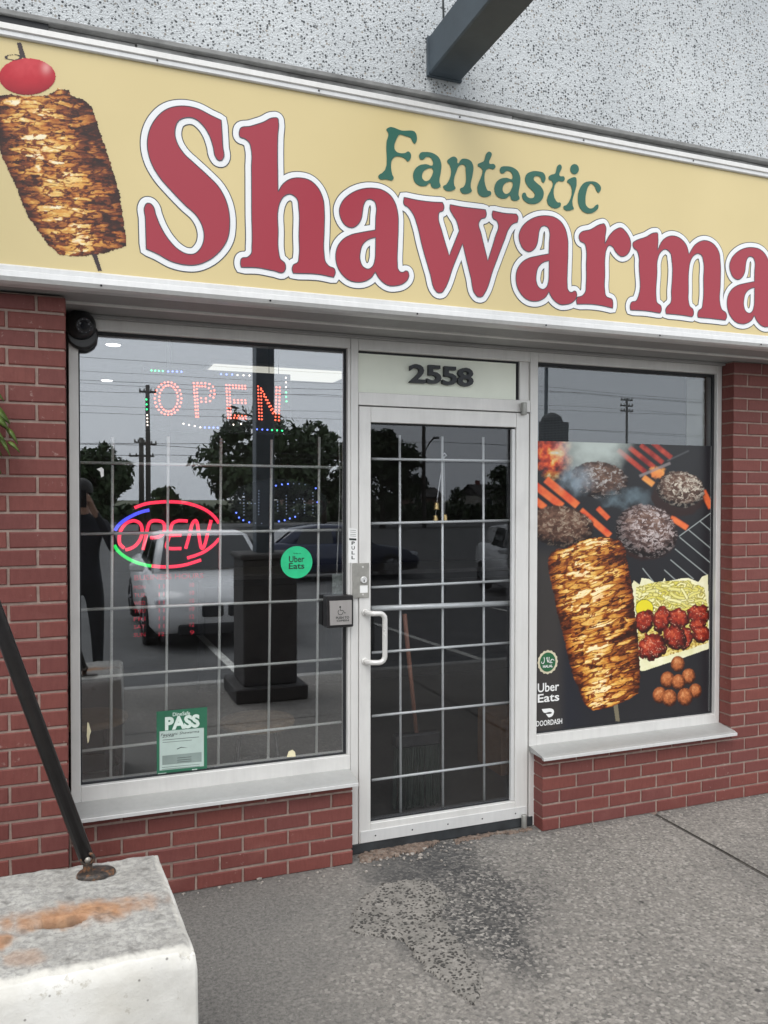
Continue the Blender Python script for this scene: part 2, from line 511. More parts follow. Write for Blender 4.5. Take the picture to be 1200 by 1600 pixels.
# skim of older concrete left in front of the door
pp = [(345, 205), (400, 175), (440, 165), (500, 172), (532, 200), (522, 240), (548, 280), (578, 320), (602, 360), (606, 402), (590, 440),
      (560, 410), (520, 375), (480, 350), (455, 320), (440, 295), (400, 290), (345, 282), (330, 268), (335, 235)]
pw = np.array([atz(300 + x / 1.333, 1250 + y / 1.333)[:2] for x, y in pp])
def ragged(P, step=0.012, amp=0.006):
    out = []
    for i in range(len(P)):
        a, b = P[i], P[(i + 1) % len(P)]; n = max(2, int(np.linalg.norm(b - a) / step))
        for k in range(n):
            out.append(a + (b - a) * k / n + rng.normal(0, amp, 2))
    return np.array(out)
def skim(name, pw, mat, h0, h1, amp=.006):
    pr_ = ragged(pw, .012, amp)
    gx, gy = np.meshgrid(np.arange(pw[:, 0].min() - .02, pw[:, 0].max() + .02, 0.007), np.arange(pw[:, 1].min() - .02, pw[:, 1].max() + .02, 0.007))
    m = inside(gx + (fbm(gx * 40, gy * 40, 3, 8) - .5) * .03, gy + (fbm(gx * 40 + 9, gy * 40, 3, 8) - .5) * .03, pr_)
    idx = np.arange(gx.size).reshape(gx.shape)
    q = m[:-1, :-1] & m[:-1, 1:] & m[1:, 1:] & m[1:, :-1]
    f = np.stack([idx[:-1, :-1], idx[:-1, 1:], idx[1:, 1:], idx[1:, :-1]], -1)[q]
    hz = h0 + fbm(gx * 60, gy * 60, 3, 4) * h1
    nb = m.copy()
    for a in (0, 1):
        for s_ in (-1, 1): nb &= np.roll(m, s_, a)
    hz = np.where(nb, hz, -0.003)
    return from_arrays(name, np.stack([gx, gy, hz], -1).reshape(-1, 3), f, mat, pave, True)
skim('concrete_patch', pw, mat_patch(), .0048, .005)
bed = np.array([atz(x, y)[:2] for x, y in ((556, 1338), (575, 1330), (620, 1322), (660, 1314), (684, 1309), (690, 1316), (672, 1326), (640, 1334), (600, 1342), (565, 1350))])
t = NT('crumbled_mortar'); t.base(t.ramp(t.noise(45, 5, .7), [(.35, (.085, .075, .068)), (.52, (.20, .145, .115)), (.68, (.26, .235, .205))])); t.set(.95, 0, .1); t.bump(t.noise(90, 4, .7), .9, .008)
skim('mortar_bed', bed, t.m, .003, .012, .008)
bed = np.array([atz(x, y)[:2] for x, y in ((700, 1312), (745, 1303), (800, 1296), (830, 1292), (832, 1298), (800, 1303), (750, 1310), (712, 1318))])
skim('mortar_bed', bed, t.m, .002, .008, .008)
# crumbs of mortar and stone along the wall foot and threshold
def rocks(name, spots, mat, parent):
    bm = bmesh.new()
    for x, y, r in spots:
        g = bmesh.ops.create_icosphere(bm, subdivisions=1, radius=r)
        sc = Vector((random.uniform(.7, 1.4), random.uniform(.7, 1.4), random.uniform(.4, .8)))
        for v in g['verts']:
            v.co = Vector((v.co.x * sc.x, v.co.y * sc.y, v.co.z * sc.z)) * random.uniform(.8, 1.2) + Vector((x, y, r * 0.25))
    o = link(name, bm_mesh(bm), mat, parent); tag(o, kind='stuff')
    return o
sp1 = []
for k in range(95):
    x = random.uniform(0.3, 4.3)
    if 1.2 < x < 2.12: y = random.uniform(-0.04, 0.055) if random.random() < .8 else random.uniform(-.2, 0)
    else: y = -abs(random.gauss(0.012, 0.05)) - 0.005
    sp1.append((x, y, random.uniform(0.003, 0.009)))
for k in range(45): sp1.append((random.uniform(1.2, 1.8), random.uniform(-.07, .06), random.uniform(.004, .011)))
for px_, py_, r in ((870, 1450, .005), (405, 1375, .014), (960, 1530, .01), (842, 1300, .008), (690, 1345, .008), (905, 1490, .008), (1120, 1285, .007), (640, 1410, .009)):
    p = atz(px_, py_); sp1.append((p[0], p[1], r))
for k in range(60): sp1.append((random.uniform(.3, 4), random.uniform(-1.8, -.05), random.uniform(.002, .005)))
rocks('mortar_crumbs', sp1, simple('crumb_stone', (0.27, 0.245, 0.22), 0.9, 0, 0.5, 90), pave)

# car park, kerb, road and verge on the photographer's side: seen only in the panes
ASPH = simple('asphalt', (0.085, 0.084, 0.083), 0.85, 0, 0.3, 1.2, bump=0.3)
def lot_z(y): return -0.16 - 0.28 * min(1, max(0, (-y - 3.7) / 9.0))
bm = bmesh.new()
for y0, y1 in ((-3.7, -12.7), (-12.7, -47)):
    bm.faces.new([bm.verts.new((x, y, lot_z(y))) for x, y in ((-60, y0), (90, y0), (90, y1), (-60, y1))])
tag(link('car_park', bm_mesh(bm), ASPH), kind='structure')
bm = bmesh.new()
bm.faces.new([bm.verts.new((x, y, -0.62)) for x, y in ((-400, -46), (500, -46), (500, -700), (-400, -700))])
tag(link('ground', bm_mesh(bm), simple('dry_grass', (0.075, 0.085, 0.04), 0.9, 0, 0.4, 0.5)), kind='structure')
bm = bmesh.new()
bm.faces.new([bm.verts.new((x, y, -0.58)) for x, y in ((-300, -52), (400, -52), (400, -66), (-300, -66))])
tag(link('road', bm_mesh(bm), simple('road_asphalt', (0.085, 0.084, 0.082), 0.8, 0, 0.2, 0.6)), kind='structure')
kb = box('kerb', -20, 30, -3.70, -3.552, -0.2, 0.0, simple('kerb_concrete', (0.36, 0.35, 0.33), 0.9, 0, .2, 5), None, 0.015)
tag(kb, kind='structure')
LINE = simple('worn_line_paint', (0.55, 0.54, 0.50), 0.8, 0, 0.25, 9)
for lx in (-3.9, -1.2, 1.5, 4.2, 6.9, 9.6):
    bm = bmesh.new()
    for ya, yb in ((-4.0, -6.5), (-6.5, -9.2)):
        bm.faces.new([bm.verts.new((x, y, lot_z(y) + 0.005)) for x, y in ((lx, ya), (lx + .1, ya), (lx + .1, yb), (lx, yb))])
    tag(link('parking_line', bm_mesh(bm), LINE), kind='structure')

# ------------------------------------------------------------------ brickwork
BH, BL, JT = 0.0673, 0.200, 0.0095
Z0 = -0.004
_bm_cache = {}
def brick_mesh(lx, lz, var):
    key = (round(lx, 3), round(lz, 3), var)
    if key in _bm_cache: return _bm_cache[key]
    r = random.Random(hash(key) & 0xffff)
    bm = bmesh.new(); bmesh.ops.create_cube(bm, size=1)
    for v in bm.verts: v.co = Vector((v.co.x * lx, (v.co.y + 0.5) * 0.085, v.co.z * lz))
    fe = [e for e in bm.edges if all(v.co.y < 0.01 for v in e.verts)]
    bmesh.ops.bevel(bm, geom=fe, offset=0.0035, segments=1, affect='EDGES')
    for v in bm.verts:
        v.co += Vector((r.uniform(-.0012, .0012), r.uniform(-.001, .001), r.uniform(-.0012, .0012)))
    me = bm_mesh(bm); me.materials.append(BRICK)
    _bm_cache[key] = me
    return me
def brick_field(parent, x0, x1, yface, k0, k1, start_right=False, zmax=None, first=0):
    """running bond of single bricks between x0 and x1, courses k0..k1"""
    for k in range(k0, k1):
        zc0, zc1 = Z0 + k * BH, Z0 + (k + 1) * BH
        if zmax and zc0 + 0.012 > zmax: continue
        zt = min(zc1 - JT / 2, zmax) if zmax else zc1 - JT / 2
        zb = max(zc0 + JT / 2, -0.05)
        off = BL / 2 if (k + first) % 2 else BL
        edges = [0.0]
        e = off
        while e < x1 - x0 - 0.02: edges.append(e); e += BL
        edges.append(x1 - x0)
        for a, b in zip(edges, edges[1:]):
            if b - a < 0.015: continue
            if start_right: xa, xb = x1 - b, x1 - a
            else: xa, xb = x0 + a, x0 + b
            ja = 0 if abs(xa - x0) < 1e-6 and not start_right else JT / 2
            jb = 0 if abs(xb - x1) < 1e-6 and start_right else JT / 2
            me = brick_mesh(xb - xa - ja - jb, zt - zb, random.randint(0, 3))
            o = bpy.data.objects.new('brick', me); COL.objects.link(o); o.parent = parent
            o.matrix_parent_inverse = pmat(parent).inverted()
            o.location = ((xa + ja + xb - jb) / 2, yface + random.uniform(-.0012, .0012), (zb + zt) / 2)
            o.rotation_euler = (random.gauss(0, .003), random.gauss(0, .002), random.gauss(0, .003))
YLP = -0.206
LPX = float(at(104, 800, YLP)[0])                 # right edge of the projecting pier
RWX0, RPX0 = float(at(848, 1240, 0)[0]), float(at(1146, 700, 0)[0])
LWX1 = float(at(551, 1290, 0)[0])
SOFF = 2.42
bp = thing('brick_pier', 'projecting red brick pier with the leafy plant, beside the neon sign window', 'pier', (-0.3, YLP, 0))
brick_field(bp, -0.94, LPX, YLP, 0, 36, True, SOFF - 0.008)
box('mortar', -0.94, LPX - 0.004, YLP + 0.005, 0.2, -0.05, SOFF - 0.004, MORTAR, bp, 0)
bw = thing('brick_wall', 'low red brick wall under the window with the neon sign', 'wall', (0.5, 0, 0))
brick_field(bw, LPX + 0.003, LWX1, 0.0, 0, 6, True, 0.395, 1)
box('mortar', LPX, LWX1 - 0.004, 0.005, 0.2, -0.05, 0.396, MORTAR, bw, 0)
br = thing('brick_wall', 'red brick wall under and beside the window with the food poster', 'wall', (2.7, 0, 0))
NR = RWX0 + round((RPX0 - RWX0) / 0.1) * 0.1
RPX0 = NR
brick_field(br, RWX0, RPX0 + 1.1, 0.0, 0, 5, False, None, 1)
brick_field(br, RWX0, RPX0, 0.0, 5, 6, False, 0.372, 1)
par = 1 if round((RPX0 - RWX0) / 0.1) % 2 == 0 else 0
brick_field(br, RPX0, RPX0 + 1.1, 0.0, 5, 36, False, SOFF - 0.008, par)
box('mortar', RWX0 + 0.004, RPX0 + 0.0035, 0.005, 0.2, -0.05, 0.394, MORTAR, br, 0)
box('mortar', RPX0 + 0.004, RPX0 + 1.1, 0.005, 0.3, -0.05, SOFF - 0.004, MORTAR, br, 0)
# returns of the wall at the door and of the pier at the window: header faces
for k in range(0, 36):
    for X, kmax in ((RWX0, 6), (RPX0, 36)):
        if k >= kmax or (X == RPX0 and k < 5): continue
        zb, zt = Z0 + k * BH + JT / 2, min(Z0 + (k + 1) * BH - JT / 2, 0.372 if kmax == 6 else SOFF - .008)
        if zt - zb < .012: continue
        # thin rear header closing the reveal behind the stretcher
        o = bpy.data.objects.new('brick', brick_mesh(0.09, zt - zb, 1)); COL.objects.link(o); o.parent = br
        o.matrix_parent_inverse = pmat(br).inverted()
        o.location = (X + 0.0465, 0.0925, (zb + zt) / 2)

# ------------------------------------------------------------------ wall above, sign box, soffit
YS = -0.33
def zs(x, y, Y=YS): return float(at(x, y, Y)[2])
Z_ST = zs(600, 130, -0.30)                        # lower edge of pebble-dash wall
Z_T1, Z_Y1 = zs(600, 152), zs(600, 168)           # trim top, yellow top
Z_Y0, Z_B0 = zs(600, 469), SOFF
pw_ = thing('pebble_dash_wall', 'pale grey pebble dash wall above the long yellow sign', 'wall', (1.5, 0, 3))
box('wall_face', -3, 8, -0.30, 0.3, Z_ST, 5.2, STUCCO, pw_, 0)
box('edge_shadow_strip', -3, 8, -0.307, -0.2, Z_ST - 0.022, Z_ST - 0.002, simple('grey_edge_shadow', (0.22, 0.22, 0.215), 0.7, 0, .3, 12), pw_, 0.003)  # dark grey strip stands in for the shadow line below the wall edge
FL = simple('dirty_flashing', (0.30, 0.30, 0.295), 0.7, 0.2, 0.55, 9)
for i in range(7):
    x0 = -3 + i * 1.6
    box('flashing_strip', x0 + .002, x0 + 1.597, -0.285 + 0.006 * (i % 2), 0.2, Z_T1 - 0.03, Z_ST - 0.024, FL, pw_, 0.002)
vent = at(40, 40, -0.285)
box('gap', vent[0] - .10, vent[0] + .075, -0.295, -0.27, vent[2] - .012, vent[2] + .018, BLACK, pw_, 0)
sg = thing('shop_sign', 'long yellow sign board with big red and smaller green lettering', 'sign', (1.5, YS, 2.42))
YEL = NT('sign_vinyl'); 
YEL.base(YEL.ramp(YEL.noise(2.0, 3), [(0.3, (0.62, 0.505, 0.255)), (0.7, (0.655, 0.535, 0.275))])); YEL.set(0.33, 0, 0.45); YEL = YEL.m
box('panel', -2.6, 6.0, YS, YS + 0.12, Z_Y0 - 0.02, Z_Y1 + 0.02, YEL, sg, 0)
bm = bmesh.new()
add_box(bm, -2.6, 6, YS - 0.012, YS + 0.1, Z_Y1, Z_T1 - 0.004, 0.004)
link('top_trim', bm_mesh(bm), ALU_LIGHT, sg)
box('top_lip', -2.6, 6, YS - 0.018, YS - 0.002, Z_T1 - 0.022, Z_T1 + 0.002, ALU, sg, 0.003)
bm = bmesh.new()
prof = [(YS - .008, Z_Y0), (YS - .014, Z_Y0 - .006), (YS - .014, Z_Y0 - .022), (YS - .022, Z_Y0 - .026), (YS - .024, SOFF + .018), (YS - .016, SOFF + .004), (YS + .004, SOFF - 0.002), (YS + .05, SOFF - 0.002), (YS + .05, Z_Y0)]
ra = [bm.verts.new((-2.6, y, z)) for y, z in prof]; rb = [bm.verts.new((6, y, z)) for y, z in prof]
bm.faces.new(ra); bm.faces.new(rb[::-1])
for i in range(len(prof)): bm.faces.new((ra[i], rb[i], rb[(i + 1) % len(prof)], ra[(i + 1) % len(prof)]))
link('bottom_trim', bm_mesh(bm), ALU_LIGHT, sg)
for x in np.arange(-.55, 4.6, 0.62):
    lathe('screw', [(0.0045, -.003), (0.003, -.0045)], (x, YS - .0235, Z_Y0 - .05), BLACK, sg, 'Y', 8)
    lathe('screw', [(0.004, -.003), (0.003, -.0045)], (x + .2, YS - .011, (Z_Y1 + Z_T1) / 2 - .008), BLACK, sg, 'Y', 8)
so = thing('soffit', 'grey metal soffit under the yellow sign above the shopfront', 'soffit', (1.5, -.1, SOFF))
box('front_panel', -2.6, 6, YS + .055, -0.10, SOFF + 0.004, SOFF + .03, ALU_DULL, so, 0)
box('seam_strip', -2.6, 6, -0.112, -0.090, SOFF - 0.004, SOFF + .02, ALU, so, 0.002)
box('rear_panel', LPX - .2, RPX0 + .3, -0.088, 0.30, SOFF - 0.002, SOFF + .025, ALU_DULL, so, 0)
box('head_flashing', LPX + .004, RPX0 - .002, 0.060, 0.082, SOFF - .018, SOFF - .003, ALU_DULL, so, 0.002)

# ------------------------------------------------------------------ print and lettering on the sign
def closed_curve(pts, seg=6):
    """pts: (x, y, corner?) -> smooth closed outline through the points, with sharp corners kept"""
    P = [np.array(p[:2], float) for p in pts]; C = [len(p) > 2 and p[2] for p in pts]; n = len(P); out = []
    def tan(i):
        a, b = P[i] - P[i - 1], P[(i + 1) % n] - P[i]
        la, lb = np.linalg.norm(a) + 1e-9, np.linalg.norm(b) + 1e-9
        t = a / la * lb + b / lb * la
        return t / (np.linalg.norm(t) + 1e-9)
    for i in range(n):
        j = (i + 1) % n; d = P[j] - P[i]; L = np.linalg.norm(d)
        m0 = d if C[i] else tan(i) * L
        m1 = d if C[j] else tan(j) * L
        for k in range(seg):
            s = k / seg
            out.append((2 * s**3 - 3 * s**2 + 1) * P[i] + (s**3 - 2 * s**2 + s) * m0 + (-2 * s**3 + 3 * s**2) * P[j] + (s**3 - s**2) * m1)
    return np.array(out)
def parse(s):
    r = []
    for w in s.split():
        c = w.endswith('*'); a, b = w.rstrip('*').split(','); r.append((float(a), float(b), c))
    return r
def fill_mesh(loops, depth):
    """flat filled shape (outer + holes) given in (x, z), facing -Y, with a thin rim"""
    cu = bpy.data.curves.new("outline", 'CURVE'); cu.dimensions = '2D'; cu.fill_mode = 'BOTH'; cu.extrude = depth / 2
    for L in loops:
        s = cu.splines.new('POLY'); s.points.add(len(L) - 1); s.use_cyclic_u = True
        for p, (x, z) in zip(s.points, L): p.co = (x, z, 0, 1)
    ob = bpy.data.objects.new("tmp", cu)
    me = bpy.data.meshes.new_from_object(ob)
    bpy.data.objects.remove(ob); bpy.data.curves.remove(cu)
    me.transform(Matrix.Rotation(math.pi / 2, 4, 'X'))
    return me
def stroke_mesh(loops, rad, flat):
    """rounded band of half-width rad round the outlines, almost flat, facing -Y"""
    cu = bpy.data.curves.new("outline", 'CURVE'); cu.dimensions = '3D'; cu.bevel_depth = rad; cu.bevel_resolution = 2; cu.fill_mode = 'FULL'
    for L in loops:
        s = cu.splines.new('POLY'); s.points.add(len(L) - 1); s.use_cyclic_u = True
        for p, (x, z) in zip(s.points, L): p.co = (x, z, 0, 1)
    ob = bpy.data.objects.new("tmp", cu)
    me = bpy.data.meshes.new_from_object(ob)
    bpy.data.objects.remove(ob); bpy.data.curves.remove(cu)
    me.transform(Matrix.Diagonal((1, 1, flat, 1)))
    me.transform(Matrix.Rotation(math.pi / 2, 4, 'X'))
    for p in me.polygons: p.use_smooth = False
    return me
def loops_px(strs, sc, ox, oy, Y, fx=None):
    out = []
    for s in strs:
        pts = parse(s)
        if fx: pts = [(*fx(x, y), c) for x, y, c in pts]
        pts = [(ox + x / sc, oy + y / sc, c) for x, y, c in pts]
        w = [at(x, y, Y) for x, y, _ in pts]
        out.append(closed_curve([(p[0], p[2], c[2]) for p, c in zip(w, pts)]))
    return out
RED = NT('red_vinyl'); RED.base((0.33, 0.020, 0.040)); RED.set(0.33, 0, 0.5); RED = RED.m
GREEN = NT('green_vinyl'); GREEN.base((0.022, 0.115, 0.082)); GREEN.set(0.38, 0, 0.4); GREEN = GREEN.m
WHITE = NT('white_outline_vinyl'); WHITE.base((0.78, 0.79, 0.80)); WHITE.set(0.35, 0, 0.4); WHITE = WHITE.m
DARKLINE = NT('dark_line_vinyl'); DARKLINE.base((0.045, 0.05, 0.065)); DARKLINE.set(0.4); DARKLINE = DARKLINE.m
A_OUT = "580,195 700,220 800,290 860,390 890,510 895,700 888,900 885,1150 890,1200 920,1240 955,1245 985,1228* 1008,1232 1028,1280 1020,1320 960,1385 860,1415 780,1413 700,1370 640,1300 608,1240* 560,1310 470,1360 380,1370 280,1345 190,1270 130,1160 113,1050 135,930 200,840 300,780 450,745 608,718* 613,560 618,420 600,365 550,335 500,345 465,400 450,480 432,580 385,655 310,690 235,660 178,575 158,470 195,365 295,268 430,208"
A_HOLE = "612,812* 610,950 600,1100 575,1170 520,1205 460,1180 420,1100 420,1000 445,910 500,850 560,822"
RED_LETTERS = [
 ("S", ["775,220* 690,180 560,115 425,92 290,120 190,205 130,320 115,450 150,600 222,725 330,850 450,975 560,1080 610,1180 620,1270 590,1360 530,1412 470,1412 395,1375 310,1290 235,1170 190,1060 165,985 140,962 110,962 93,985 97,1100 105,1368* 200,1410 330,1480 440,1508 550,1510 660,1470 760,1390 830,1280 850,1150 845,1050 820,945 755,820 645,705 530,600 440,515 385,430 362,350 365,290 390,230 450,198 530,203 610,265 660,340 700,450 725,550 745,575 775,578 792,560 788,450"], 5.714, 210, 150, None),
 ("h", ["78,265 85,240 180,215 290,180 385,140 420,145 428,180 422,300 420,500 422,640 424,800* 470,730 540,685 625,677 710,700 780,765 825,860 838,980 836,1150 835,1350 850,1430 880,1465 928,1490 935,1520 920,1565* 800,1540 560,1528* 550,1500 560,1455 600,1430 610,1380 610,1200 608,950 590,860 530,822 480,840 440,900 425,960 425,1150 430,1340 445,1400 485,1440 490,1490 475,1517 380,1505 250,1480 95,1475* 88,1440 100,1395 150,1385 185,1350 190,1290 188,1000 186,600 183,420 165,360 120,325 85,312"], 5.717, 360, 160, None),
 ("a", [A_OUT, A_HOLE], 8.0, 510, 270, None),
 ("w", ["65,112* 200,140 320,155 425,160* 437,185 432,235 395,255 388,300 420,430 488,660* 582,425* 555,330 515,265 495,225 497,180* 600,200 720,215 828,228* 836,260 828,300 790,315 768,345 790,460 850,708* 920,480 948,370 935,335 900,310 890,280 897,238* 1000,260 1115,268* 1132,290 1128,345* 1080,365 1045,410 1010,500 900,790 815,1020 800,1040 750,1040 735,1025 690,860 614,545* 530,750 440,980 425,1000 370,998 355,980 310,830 230,550 190,380 150,270 100,205 65,180"], 6.0, 620, 290, None),
 ("a", [A_OUT, A_HOLE], 6.667, 795, 310, lambda x, y: (70 + (x - 113) * .694, 183 + (y - 195) * .758)),
 ("r", ["728,390 735,372 850,325 960,270 990,268 1003,290 1000,400 997,475* 1050,380 1110,325 1167,309 1218,353 1263,443 1263,519 1224,590 1167,607 1110,560 1075,505 1045,492 1010,540 1000,600 997,800 995,950 1010,1020 1075,1060 1080,1085 1078,1145* 960,1118 860,1105 705,1103* 700,1060 708,1030* 760,1015 790,980 800,900 802,700 800,520 790,480 735,440"], 6.667, 795, 310, None),
 ("m", ["97,205 110,195 200,160 275,125 295,128 300,160 295,270* 340,185 410,150 480,170 530,225 552,300* 600,225 680,188 750,215 795,280 808,370 808,550 805,700 820,750 855,780 860,810 848,838* 740,825 625,815* 622,790 630,760 655,740 665,690 670,500 668,350 655,310 625,295 590,312 560,370 552,420 548,600 548,680 560,725 585,750 585,800 575,810* 480,795 365,785* 362,750 375,725 400,700 408,600 412,350 400,290 360,260 320,285 295,350 292,450 285,650 290,690 325,725 325,765 315,780* 200,762 75,755* 72,720 85,690 120,680 140,640 145,400 142,310 130,275 100,245"], 5.217, 970, 340, None),
 ("a", [A_OUT, A_HOLE], 5.217, 970, 340, lambda x, y: (862 + (x - 113) * .449, 245 + (y - 195) * .530)),
]
for ch, st, sc, ox, oy, fx in RED_LETTERS:
    lp = loops_px(st, sc, ox, oy, YS, fx)
    me = fill_mesh(lp, 0.0006); L = link('letter', me, RED, sg); L.location.y = YS - 0.0030
    o = link('white_outline', stroke_mesh(lp, 0.0232, 0.012), WHITE, L); o.location.y = YS - 0.0016
    o = link('dark_outline', stroke_mesh(lp, 0.0270, 0.006), DARKLINE, L); o.location.y = YS - 0.0007
    o = link('dark_inline', stroke_mesh(lp, 0.0018, 0.15), DARKLINE, L); o.location.y = YS - 0.0034
GA_OUT = "470,345 480,315 540,302 610,315 665,355 690,420 685,500 672,600 682,640 665,655 590,640 582,610 540,635 480,635 430,600 412,540 425,480 470,435 540,422 605,430 605,390 580,355 545,350 510,375 485,375"
GA_HOLE = "600,465 545,470 505,510 503,560 530,588 565,580 590,550"
GREEN_LETTERS = [
 (["148,80 165,63 300,90 440,118 447,140 440,205 425,220 410,205 390,165 340,145 270,135 260,150 243,295 330,312 368,297 383,310 375,385 358,395 340,375 230,350 205,520 220,560 210,578 150,572 75,560 68,545 85,520 105,510 150,200 165,110"], 580, 190, None),
 ([GA_OUT, GA_HOLE], 580, 190, None),
 (["748,395 770,365 830,352 848,375 850,410 890,372 940,370 985,395 1005,440 1000,520 980,650 990,690 975,703 880,690 875,670 910,645 930,480 925,440 900,425 865,440 840,490 818,630 830,660 815,675 715,662 708,645 740,620 772,430"], 580, 190, None),
 (["1050,425 1075,408 1105,395 1140,310 1160,298 1182,308 1167,418 1212,423 1225,443 1212,468 1155,465 1135,660 1145,680 1177,693 1182,718 1167,733 1060,718 1048,690 1080,455 1052,440"], 580, 190, None),
 ([GA_OUT, GA_HOLE], 760, 230, lambda x, y: (77 + (x - 412) * .917, 190 + (y - 302) * .949)),
 (["350,475 362,452 378,450 400,490 440,505 470,490 475,465 450,430 405,385 380,330 390,275 440,242 510,240 565,260 580,290 575,335 562,352 545,340 530,300 500,285 470,295 465,320 490,350 540,395 562,440 555,500 510,550 450,562 390,545 355,505"], 760, 230, None),
 (["612,295 640,272 670,265 705,180 725,172 738,185 722,285 765,295 770,320 755,338 712,335 685,530 700,545 728,550 730,580 715,595 620,580 603,560 640,330 612,315"], 760, 230, None),
 (["797,330 815,315 885,310 888,330 850,580 860,610 845,618 760,605 757,590 790,570 815,360 795,345"], 760, 230, None),
 (["868,168 900,185 910,217 900,250 868,268 835,250 825,217 835,185"], 760, 230, None),
 (["1128,400 1120,435 1100,450 1085,430 1060,380 1035,360 1005,385 985,440 975,510 985,580 1015,605 1050,600 1080,572 1100,568 1103,590 1070,635 1015,655 950,635 910,575 900,500 915,420 960,355 1030,338 1095,355"], 760, 230, None),
]
for st, ox, oy, fx in GREEN_LETTERS:
    lp = loops_px(st, 6.316, ox, oy, YS, fx)
    L = link('letter', fill_mesh(lp, 0.0012), GREEN, sg); L.location.y = YS - 0.002

def pal(t, stops):
    xs = [s[0] for s in stops]; cs = np.array([lin(s[1]) for s in stops])
    return np.stack([np.interp(t, xs, cs[:, i]) for i in range(3)], -1)
MEAT = [(0, (26, 14, 12)), (.2, (62, 28, 18)), (.4, (124, 60, 30)), (.58, (188, 118, 52)), (.75, (228, 174, 86)), (.9, (244, 212, 136)), (1, (253, 240, 204))]
def kebab(px, py, poly, slope, cellw, cellh, seed, cx, wid, lift=0.0):
    """stacked, browned slices: long thin cells along the tilt, paler in the middle of the roll"""
    s = py - slope * (px - cx)
    wx, wy = (fbm(px / 14, s / 8, 4, seed) - .5), (fbm(px / 22, s / 6, 4, seed + 5) - .5)
    f1, f2, cid = worley(px / cellw + wx * .8, s / cellh + wy * 1.5, seed)
    g1, g2, cid2 = worley(px / (cellw * .45) + wx, s / (cellh * .55) + wy * 1.4, seed + 9)
    edge = np.clip((f2 - f1) * 4.2, 0, 1)
    fine = fbm(px / 5.0, s / 1.8, 4, seed + 2)
    ys = np.array([p[1] for p in poly])
    xs = np.array([p[0] for p in poly])
    # left and right border at this height
    yy = np.clip(py, ys.min() + 1, ys.max() - 1)
    L = np.full(px.shape, 1e9); Rr = np.full(px.shape, -1e9)
    for i in range(len(poly)):
        (x0, y0), (x1, y1) = poly[i], poly[(i + 1) % len(poly)]
        if y0 == y1: continue
        c = (np.minimum(y0, y1) <= yy) & (yy <= np.maximum(y0, y1))
        xx = x0 + (x1 - x0) * (yy - y0) / (y1 - y0)
        L = np.where(c, np.minimum(L, xx), L); Rr = np.where(c, np.maximum(Rr, xx), Rr)
    u = np.clip((px - L) / np.maximum(Rr - L, 1), 0, 1)
    v = (py - ys.min()) / (ys.max() - ys.min())
    mid = np.exp(-((u - .42) / .32) ** 2)
    tone = .30 + .46 * mid * (1.10 - .40 * v) + .46 * (cid - .42) + .14 * (cid2 - .5) + .32 * (fine - .5) + lift
    burnt = sstep(.56, .70, fbm(px / 26, s / 13, 4, seed + 17)) * (.35 + .65 * sstep(.45, .95, np.abs(u - .42) * 2))
    tone = tone * (.42 + .58 * edge) * (1 - .55 * burnt)
    tone = np.where((fbm(px / 9, s / 4, 4, seed + 7) > .63), tone * .5, tone)
    tone *= .55 + .45 * np.clip(np.minimum(u, 1 - u) * 9, 0, 1)
    c = pal(np.clip(tone, 0, 1), MEAT)
    redd = sstep(.52, .7, fbm(px / 12, s / 6, 3, seed + 11))[..., None]
    return c * (1 - .45 * redd * np.array([0.15, .55, .8]))
def decal_grid(x0, x1, z0, z1, step, Y):
    gx, gz = np.meshgrid(np.arange(x0, x1, step), np.arange(z0, z1, step))
    P = np.stack([gx, np.full(gx.shape, Y), gz], -1)
    px, py = pix(P)
    return P, px, py
def decal(name, P, mask, col, mat, parent):
    idx = np.arange(mask.size).reshape(mask.shape)
    q = mask[:-1, :-1] & mask[:-1, 1:] & mask[1:, 1:] & mask[1:, :-1]
    f = np.stack([idx[:-1, :-1], idx[:-1, 1:], idx[1:, 1:], idx[1:, :-1]], -1)[q]
    used = np.zeros(mask.size, bool); used[f.ravel()] = True
    rm = np.cumsum(used) - 1
    return from_arrays(name, P.reshape(-1, 3)[used], rm[f], mat, parent, False, np.clip(col, 0, 1).reshape(-1, 3)[used])
PRINT = print_mat('printed_vinyl')
# roll of meat with a tomato on top, printed on the sign
a, b = at(-26, 440, YS), at(206, 60, YS)
P, px, py = decal_grid(a[0], b[0], a[2] - .03, b[2] + .12, 0.0022, YS - 0.0012)
k36 = 3.6375
poly = [(x / k36, y / k36) for x, y in [(-55, 560), (0, 540), (60, 535), (150, 545), (270, 540), (330, 500), (390, 510), (410, 545), (470, 560), (520, 600), (550, 680), (580, 780), (610, 860), (640, 960), (680, 1090), (700, 1230), (720, 1360), (715, 1400), (600, 1440), (460, 1460), (340, 1450), (270, 1390), (150, 1220), (80, 1040), (10, 890), (-40, 700)]]
wx = (fbm(px / 3, py / 3, 3, 5) - .5) * 4; wy = (fbm(px / 3, py / 3, 3, 6) - .5) * 4
mk = inside(px + wx, py + wy, poly)
col = kebab(px, py, poly, 0.03, 36, 7.5, 3, 80, 150, .06) * .92
tm = ((px * k36 - 155) / 163) ** 2 + ((py * k36 - 435) / 106) ** 2
tom = tm < 1
tcol = pal(np.clip(.55 + .5 * (1 - tm) * .5 - .35 * ((py * k36 - 435) / 110) + .15 * (fbm(px / 8, py / 8, 3, 8) - .5), 0, 1), [(0, (104, 8, 24)), (.4, (156, 14, 34)), (.75, (184, 30, 46)), (1, (204, 66, 74))])
hl = np.exp(-(((px * k36 - 262) / 26) ** 2 + ((py * k36 - 385) / 34) ** 2))[..., None] * .5
tcol = tcol * (1 - hl) + np.array(lin((240, 190, 185))) * hl
col = np.where(tom[..., None], tcol, col)
